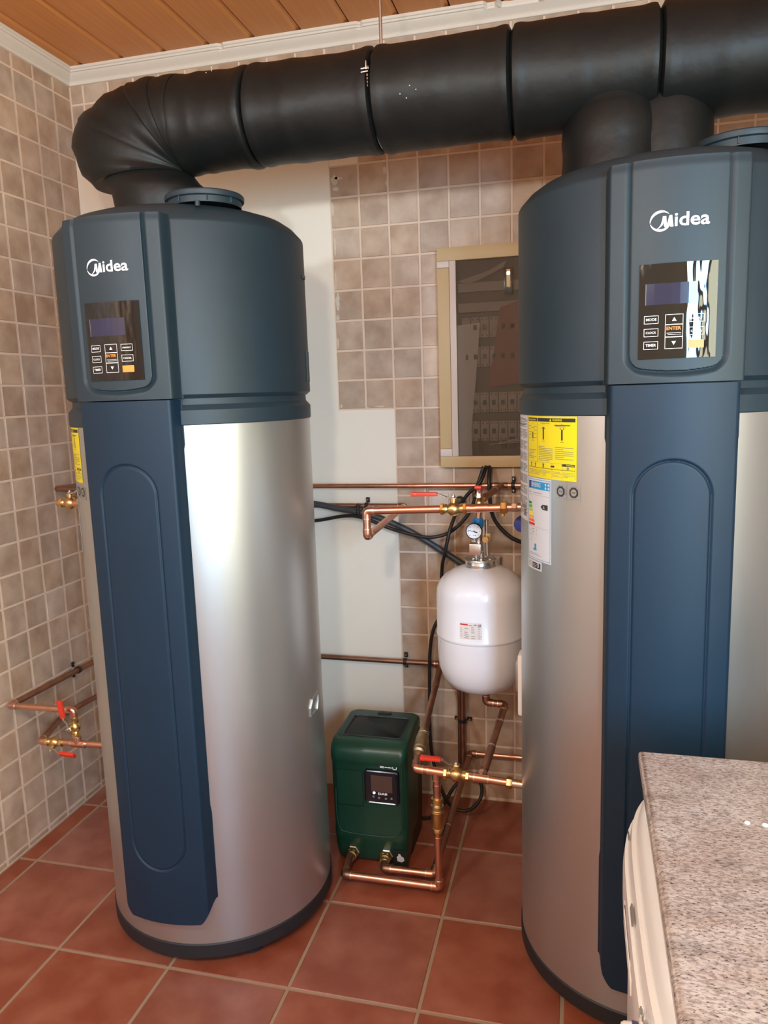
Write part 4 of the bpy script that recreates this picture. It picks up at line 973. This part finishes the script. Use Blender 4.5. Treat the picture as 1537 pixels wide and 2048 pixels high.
cable1('power_cable', 'black cable dropping beside the vessel, looping above the floor and reaching the green pump',
      [(1.322, -.05, .70), (1.300, -.055, .655), (1.286, -.055, .575), (1.280, -.055, .39), (1.280, -.055, .235), (1.292, -.06, .150), (1.330, -.12, .085), (1.375, -.16, .050), (1.430, -.16, .045), (1.468, -.13, .078), (1.462, -.09, .115), (1.415, -.08, .125),
       (1.372, -.10, .095), (1.345, -.13, .055), (1.318, -.15, .018), (1.292, -.18, .012), (1.262, -.20, .02), (1.24, -.225, .035)], .0062, 'black_rubber')
for k, x in enumerate((1.036, 1.046)):
    o = MB(); o.lathe([(.0185, -.002), (.0205, -.002), (.0205, .002), (.0185, .002)], 'black_rubber', (x, -.040, 1.080-.002*k), 'X', 20, caps=False)
    o.box((x, -.058, 1.094), (.005, .006, .006), 'black_rubber'); o = o.build('cable_tie', None, 40)
    o['label'] = ('left' if k == 0 else 'right')+' one of two black ties strapping the grey conduit to the copper pipe'; o['category'] = 'tie'; o['group'] = 'ties round the conduit'
so = thing('wall_socket', 'double beige socket plate on the tiles behind the hot copper pipe', 'socket', (1.362, 0, 1.106))
mb = MB(); mb.box((0, -.006, 0), (.152, .010, .074), 'sock', ch=.004); mb.build('frame', so)
MB().box((-.0365, -.0125, 0), (.060, .005, .056), 'sock', ch=.002).build('blank_plate', so)
MB().box((.0350, -.0125, 0), (.062, .005, .058), 'sock', ch=.002).build('socket_plate', so)
MB().lathe([(.0215, .0), (.0215, -.0155), (.0195, -.017), (.0195, -.010), (0, -.010)], 'sock', (.0335, 0, -.001), 'Y', 32, caps=False).build('socket_ring', so)
pg = thing('plug', 'round black plug pushed into the beige wall socket', 'plug', (1.3955, -.012, 1.105))
MB().lathe([(.0185, .0), (.0195, -.008), (.0190, -.022), (.015, -.030), (.004, -.033)], 'black_rubber', axis='Y', n=28).build('plug_body', pg)
MB().cyl((.0, -.026, -.004), (.0, -.030, -.026), .005, 'black_rubber', 10).build('cord_grip', pg)

# ================================================================== FUSE CABINET
X0, X1, Z0, Z1 = 1.334, 1.735, 1.2245, 1.9435; fy_ = -.030
cb = thing('fuse_cabinet', 'beige framed fuse cabinet with a dark glass door on the tiled wall', 'cabinet', (X0, 0, Z0))
def cbox(name, x0, x1, z0, z1, y0, y1, m, par=cb, ch=.0012, **k):
    return wbuild(MB().box(((x0+x1)/2, (y0+y1)/2, (z0+z1)/2), (x1-x0, y1-y0, z1-z0), m, ch=ch), name, par, 35, **k)
cbox('top_rail', X0, X1, 1.9015, Z1, fy_, 0, 'cab_beige'); cbox('bottom_rail', X0, X1, Z0, 1.262, fy_, 0, 'cab_beige')
cbox('side_rail', X1-.04, X1, 1.2625, 1.901, fy_, 0, 'cab_beige')
cbox('side_rail', X0, 1.3735, 1.2880, 1.8795, fy_-.0005, 0, 'cab_beige')
dr = cbox('door_stile', 1.3745, 1.3955, 1.2625, 1.9010, fy_-.001, -.006, 'cab_white', label='pale stile of the glass door')
cbox('corner_block', X0, 1.3738, 1.8803, 1.9010, fy_-.001, 0, 'cab_white', dr); cbox('corner_block', X0, 1.3738, 1.2625, 1.2872, fy_-.001, 0, 'cab_white', dr)
cbox('glass_pane', 1.3958, X1-.0405, 1.2625, 1.901, fy_+.002, fy_+.005, 'cab_glass', ch=0)
cbox('back_panel', 1.3960, X1-.0405, 1.2625, 1.901, -.004, -.0005, 'cab_dark', ch=0)
for rz, x0, n in ((1.685, 1.412, 9), (1.59, 1.412, 9), (1.44, 1.44, 8), (1.345, 1.44, 8)):
    rail = cbox('breaker_rail', 1.40, X1-.045, rz-.010, rz+.010, -.008, -.004, 'cab_dark', ch=0)
    for k in range(n):
        bx0 = x0+.0305*k; mb = MB()
        mb.box((bx0+.014, -.014, rz), (.028, .011, .066), 'breaker', ch=.001); mb.box((bx0+.014, -.021, rz), (.012, .006, .016), 'bezel')
        for zz in (-.026, .026):
            for xx in (.007, .021): mb.box((bx0+xx, -.0198, rz+zz), (.004, .0008, .004), 'ink')
        wbuild(mb, 'breaker', rail, 30)
for rz in (1.735, 1.80):
    cbox('cable_duct', 1.40, X1-.045, rz, rz+.03, -.015, -.004, 'breaker')
pa = wbuild(MB().add([(1.3965, -.0238, 1.2630), (1.442, -.0240, 1.2630), (1.440, -.0238, 1.35), (1.455, -.0240, 1.50), (1.473, -.0238, 1.700), (1.3965, -.0242, 1.694),
                      (1.3965, -.0228, 1.2630), (1.442, -.0230, 1.2630), (1.440, -.0228, 1.35), (1.455, -.0230, 1.50), (1.473, -.0228, 1.700), (1.3965, -.0232, 1.694)], [(0, 1, 2, 3, 4, 5), (11, 10, 9, 8, 7, 6)], 'paper'), 'paper_sheet', cb, None, label='grey paper sheet behind the glass')
wbuild(MB().add([(1.500, -.0240, 1.49), (1.605, -.0240, 1.50), (1.605, -.0240, 1.765), (1.538, -.0240, 1.745), (1.500, -.023, 1.49), (1.605, -.023, 1.50), (1.605, -.023, 1.765), (1.538, -.023, 1.745)], [(0, 1, 2, 3), (7, 6, 5, 4)], 'reflection_red'), 'red_reflection_card', cb, None)  # added card behind the pane, painting in a reddish reflection of the room
wbuild(MB().add([(1.400, -.022, 1.835), (1.50, -.022, 1.862), (1.56, -.022, 1.892), (1.55, -.022, 1.870), (1.47, -.022, 1.835), (1.43, -.022, 1.826)], [(0, 1, 2, 3, 4, 5)], 'breaker'), 'cable_loop', cb, None)
mb = MB(); mb.box((1.566, -.0245, 1.826), (.030, .003, .085), 'bezel', ch=.001); mb.box((1.566, -.0262, 1.835), (.012, .002, .055), 'brass_dull'); mb.cyl((1.566, -.025, 1.85), (1.566, -.0285, 1.85), .006, 'steel', 12); wbuild(mb, 'door_lock', cb)
mb = MB()
for k in range(3): mb.cyl((1.50+.03*k, -.022, 1.300+.006*k), (1.62, -.022, 1.308+.006*k), .002, 'steel', 8)
mb.box((1.575, -.018, 1.305), (.020, .008, .040), 'ink'); mb.box((1.548, -.018, 1.300), (.016, .008, .030), 'ink'); mb.box((1.468, -.018, 1.295), (.012, .008, .045), 'ink'); wbuild(mb, 'terminal_block', cb)

# ================================================================== GREEN PUMP
pu = thing('booster_pump', 'dark green booster pump with a sloping lid standing on the floor between the heaters', 'pump', (1.158, -.325, 0))
pu.rotation_euler = (0, 0, 0)
# shell: rounded box lofted upwards; local frame x across, -y front
def rr_sec(w, d, r, z, yo=0, n=8, front_bow=0, skew=0):
    pts = []
    for (cx_, cy_, a0) in ((w/2-r, d/2-r, 0), (-w/2+r, d/2-r, 90), (-w/2+r, -d/2+r, 180), (w/2-r, -d/2+r, 270)):
        for k in range(n+1):
            a = math.radians(a0+90*k/n); x = cx_+r*math.cos(a); y = cy_+r*math.sin(a)
            if y < 0: y -= front_bow*(1-(2*x/w)**2)
            pts.append((x, y+yo, z+skew*(y+yo)))
    return pts
def loft(mb, secs, m, cap0=True, cap1=True):
    n = len(secs[0]); vs = [p_ for s_ in secs for p_ in s_]
    fs = [(i*n+j, i*n+(j+1) % n, (i+1)*n+(j+1) % n, (i+1)*n+j) for i in range(len(secs)-1) for j in range(n)]
    if cap0: fs.append(tuple(range(n))[::-1])
    if cap1: fs.append(tuple((len(secs)-1)*n+j for j in range(n)))
    mb.add(vs, fs, m)
mb = MB()
# rear body (dark) and front shell (green)
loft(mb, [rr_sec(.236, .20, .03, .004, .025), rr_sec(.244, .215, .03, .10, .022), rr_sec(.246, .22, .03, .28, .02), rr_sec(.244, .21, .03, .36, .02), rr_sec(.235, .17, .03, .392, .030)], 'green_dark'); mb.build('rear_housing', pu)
mb = MB()
secs = []
for z, yf, w in ((.012, -.122, .232), (.04, -.128, .238), (.085, -.131, .243), (.10, -.132, .245), (.112, -.127, .245), (.20, -.127, .248), (.30, -.127, .250), (.333, -.127, .250), (.343, -.132, .251), (.355, -.134, .252), (.375, -.132, .252), (.390, -.124, .250), (.401, -.108, .246), (.4045, -.090, .240)):
    # front shell section: depth from yf back to +.02
    dep = .06-yf; secs.append(rr_sec(w, dep, .026, z, (yf+.06)/2, 8, .004))
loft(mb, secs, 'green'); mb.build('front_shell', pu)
# sloping lid rim and dark grille lid
mb = MB(); secs = []
for s_, zz in ((1.0, .378), (1.0, .398), (.985, .404), (.96, .4065)):
    secs.append(rr_sec(.244*s_, .215*s_, .028, zz, .012, 8, .003, skew=.02))
loft(mb, secs, 'green'); mb.build('lid_frame', pu)
mb = MB(); loft(mb, [rr_sec(.196, .150, .012, .4045, -.002, 6, .004, .02), rr_sec(.196, .150, .012, .4085, -.002, 6, .004, .02), rr_sec(.188, .142, .010, .4090, -.002, 6, .004, .02), rr_sec(.186, .140, .010, .4065, -.002, 6, .004, .02)], 'grille'); mb.build('dark_lid', pu)
mb = MB(); loft(mb, [rr_sec(.05, .018, .006, .4075, .098, 6, 0, .02), rr_sec(.044, .012, .005, .4100, .098, 6, 0, .02)], 'grille'); mb.build('lid_grip', pu)
# recessed front panels with thin outlines
mb = MB(); zf = -.1320
def fq(x0, x1, z0, z1, m, y, th=.001): mb.box(((x0+x1)/2, y, (z0+z1)/2), (x1-x0, th, z1-z0), m)
for r_ in ((-.105, -.0185, .3150, .3162), (-.105, -.104, .195, .316), (-.0193, -.0180, .195, .316), (-.1, -.019, .195, .1962)): fq(*r_, 'green_dark', -.1303)
mb.build('panel_joint', pu, None)
mb = MB()
loft(mb, [[(x, y, z) for x, z, y in q] for q in ([(px_, pz_+.270, -.1285) for px_, pz_, _ in [(a[0], a[1], 0) for a in rr_sec(.112, .112, .010, 0)]], [(px_, pz_+.270, -.1385) for px_, pz_, _ in [(a[0]*.98, a[1]*.98, 0) for a in rr_sec(.112, .112, .010, 0)]], [(px_, pz_+.270, -.1405) for px_, pz_, _ in [(a[0]*.93, a[1]*.93, 0) for a in rr_sec(.112, .112, .010, 0)]], [(px_, pz_+.270, -.1385) for px_, pz_, _ in [(a[0]*.88, a[1]*.88, 0) for a in rr_sec(.112, .112, .010, 0)]])], 'bezel')
mb.v = [(v[0]+.045, v[1], v[2]) for v in mb.v]; cp_ = mb.build('control_panel', pu, 30)
mb = MB(); mb.box((.0455, -.1389, .2830), (.068, .001, .054), 'lcd_brown'); mb.build('screen', cp_, None)
mb = MB(); f = lambda x, y: (x, -.1394, y)
text_into(mb, 'DAB', .030, .0335, .2465, 'logo_white', f, bold=.04, h=.0075); mb.build('panel_lettering', cp_, None)
mb = MB(); mb.lathe([(0, -.1400), (.0040, -.1398), (.0042, -.1388)], 'led', (.0205, 0, .2515), 'Y', 16, caps=False); mb.build('indicator_light', cp_)
for x_, z_ in ((.018, .2385), (.036, .2360), (.058, .2350), (.076, .2370)):
    mb = MB(); mb.lathe([(0, -.1394), (.0035, -.1393), (.0037, -.1388)], 'greyink', (x_, 0, z_), 'Y', 14, caps=False); mb.build('button', cp_)
mb = MB(); f = lambda x, y: (x, -.1316, y)
def fl(x0, x1, z0, z1, m='logo_white'): mb.add([f(x0, z0), f(x1, z0), f(x1, z1), f(x0, z1)], [(0, 1, 2, 3)], m)
for k in range(3): fl(.040, .053, .333+.0042*k, .3350+.0042*k)
for k in range(2): fl(.055, .063, .3345+.006*k, .3372+.006*k); fl(.0645, .078, .3345+.006*k, .3372+.006*k)
for r_ in ((.080, .094, .330, .3325), (.080, .094, .3420, .3445), (.080, .0825, .330, .3445), (.0915, .094, .330, .3445)): fl(*r_)
mb.build('badge_print', pu, None)
mb = MB(); q_ = [(-.108, .25), (-.108, .16), (-.100, .118), (-.080, .104), (0, .101), (.080, .104), (.100, .118), (.108, .16), (.108, .34)]
mb.sweep(catmull([(a, -.1295-.0035*(1-(a/.12)**2), b_) for a, b_ in q_], 6), .0028, 'green', 8); mb.build('panel_ridge', pu)
# corner wear, brass ports
mb = MB(); mb.box((.098, -.1345, .036), (.048, .003, .050), 'green_dark', ch=.001)
pts = [(-.010, -.010), (.004, -.013), (.013, -.006), (.010, .004), (.002, .008), (.0, .014), (-.006, .015), (-.007, .008), (-.012, .004)]
mb.prism([(.098+a, .036+b_) for a, b_ in pts], 0, .0008, 'sticker_white', lambda x, y, z: (x, -.1362-z, y)); mb.prism([(.062, .032), (.065, .032), (.065, .046), (.062, .046)], 0, .0008, 'sticker_white', lambda x, y, z: (x, -.1362-z, y))
mb.build('torn_label', pu, None)
for x_ in (-.057, .053):
    mb = MB(); mb.hexnut((x_, -.126, .040), (x_, -.139, .040), .0215, 'solder'); mb.hexnut((x_, -.137, .040), (x_, -.152, .040), .0185, 'brass'); mb.rev((x_, -.150, .040), (x_, -.172, .040), [(.0165, 0), (.0165, .4), (.0135, .45), (.0135, 1)], 'brass'); mb.build('brass_port', pu)
for sx in (-.09, .09):
    for sy in (-.07, .10): MB().cyl((sx, sy, 0), (sx, sy, .012), .014, 'black_rubber', 14).build('rubber_foot', pu)

# ================================================================== WASHING MACHINE AND WORKTOP
wm = thing('washing_machine', 'cream washing machine under the granite worktop, its control side facing left', 'appliance', (2.19, -1.60, 0))
mb = MB(); mb.box((2.215, -1.60, .425), (.57, .60, .81), 'cream', ch=.008); wbuild(mb, 'cabinet', wm)
for sx in (1.97, 2.45):
    for sy in (-1.85, -1.35): wbuild(MB().cyl((sx, sy, 0), (sx, sy, .022), .02, 'black_rubber', 14), 'rubber_foot', wm)
def bow(y):          # plan-view curve of the front
    u = (y+1.60)/.30; return .008+.030*abs(u)**5+.005*u*u
def front_panel(name, prof, m):
    ny = 40; vs = []
    for k in range(ny+1):
        y = -1.90+.60*k/ny
        for x, z in prof: vs.append((x+bow(y), y, z))
        vs.append((1.955, y, prof[-1][1])); vs.append((1.955, y, prof[0][1]))
    n = len(prof)+2
    fs = [(k*n+j, k*n+(j+1) % n, (k+1)*n+(j+1) % n, (k+1)*n+j) for k in range(ny) for j in range(n)]+[tuple(range(n)), tuple(ny*n+j for j in range(n))[::-1]]
    return wbuild(MB().add(vs, fs, m), name, wm, 50)
front_panel('control_fascia', [(1.850, .690), (1.848, .700), (1.8478, .735), (1.8505, .756), (1.8545, .7575), (1.8600, .783), (1.8660, .785), (1.8720, .806), (1.880, .818), (1.89, .824)], 'cream')
front_panel('front_door_panel', [(1.866, .06), (1.862, .08), (1.860, .30), (1.858, .60), (1.857, .675), (1.862, .688)], 'cream')
mb = MB()
for y_ in (-1.55, -1.56): mb.box((1.8490+bow(-1.6), y_-.03, .738), (.002, .12, .0016), 'tag_pale')
mb.box((1.8482+bow(-1.60)+.0002, -1.60, .722), (.003, .14, .022), 'white', ch=.001); wbuild(mb, 'drawer_front', wm)
mb = MB(); mb.box((1.8535+bow(-1.594), -1.594, .771), (.0018, .038, .008), 'greyink', Matrix.Rotation(.26, 3, 'Y')); wbuild(mb, 'button_mark', wm, None); mb = MB(); mb.box((1.8555+bow(-1.415), -1.415, .778), (.0018, .02, .004), 'greyink', Matrix.Rotation(.26, 3, 'Y')); wbuild(mb, 'button_mark', wm, None)
ky, kz = -1.782, .745; kx = 1.849+bow(ky)
mb = MB(); mb.lathe([(.028, .0), (.028, -.003), (.026, -.004)], 'white', (kx, ky, kz), 'X', 40); mb.lathe([(.0235, -.003), (.0225, -.020), (.0205, -.0235), (.004, -.0245)], 'white', (kx, ky, kz), 'X', 40)
kn = wbuild(mb, 'programme_knob', wm)
mb = MB(); mb.lathe([(.0238, -.0045), (.0243, -.0095), (.0235, -.0118)], 'knob_blue', (kx, ky, kz), 'X', 40); wbuild(mb, 'blue_band', kn)
mb = MB()
for k in range(9):
    a = math.radians(60+20*k); mb.box((kx-.001, ky+.036*math.sin(a), kz-.036*math.cos(a)), (.002, .002, .006), 'greyink', Matrix.Rotation(a, 3, 'X'))
wbuild(mb, 'dial_mark', wm, None)
ct = MB(); bm = bmesh.new(); bmesh.ops.create_cube(bm, size=1); bmesh.ops.scale(bm, vec=(1.36, 1.50, .030), verts=bm.verts)
bmesh.ops.bevel(bm, geom=[e for e in bm.edges if abs(e.verts[0].co.z-e.verts[1].co.z) < 1e-6], offset=.010, segments=5, affect='EDGES', profile=.5)
bm.verts.index_update(); ct.add([tuple(v.co) for v in bm.verts], [tuple(v.index for v in f_.verts) for f_ in bm.faces], 'granite'); bm.free()
o = ct.build('worktop', None, 60, loc=(1.883+.68, -1.306-.75, .855)); o.rotation_euler = (0, 0, math.radians(-.5))
o['label'] = 'speckled pink-grey granite worktop in the lower right foreground'; o['category'] = 'worktop'
mb = MB(); mb.box((2.90, -1.85, .42), (.70, .60, .84), 'cream', ch=.004)
bc = thing('base_cabinet', 'cream base cabinet carrying the far right end of the granite worktop', 'cabinet', (2.9, -1.85, 0)); wbuild(mb, 'carcass', bc)
mb = MB(); mb.box((2.72, -2.155, .45), (.33, .018, .74), 'white', ch=.003); wbuild(mb, 'door', bc)
mb = MB(); mb.box((3.07, -2.155, .45), (.33, .018, .74), 'white', ch=.003); wbuild(mb, 'door', bc)
for k, (x_, y_, s_) in enumerate(((2.02, -1.502, .0042), (2.043, -1.503, .0046))):
    mb = MB(); mb.lathe([(s_, 0), (s_*.8, .0016), (.001, .002)], 'logo_white', n=9)
    mb = mb.build('crumb', None, 40, loc=(x_, y_, .8702)); mb['label'] = ('left' if k == 0 else 'right')+' one of two tiny white crumbs lying on the granite worktop'; mb['category'] = 'crumb'; mb['group'] = 'crumbs on the worktop'
bpy.context.view_layer.update()
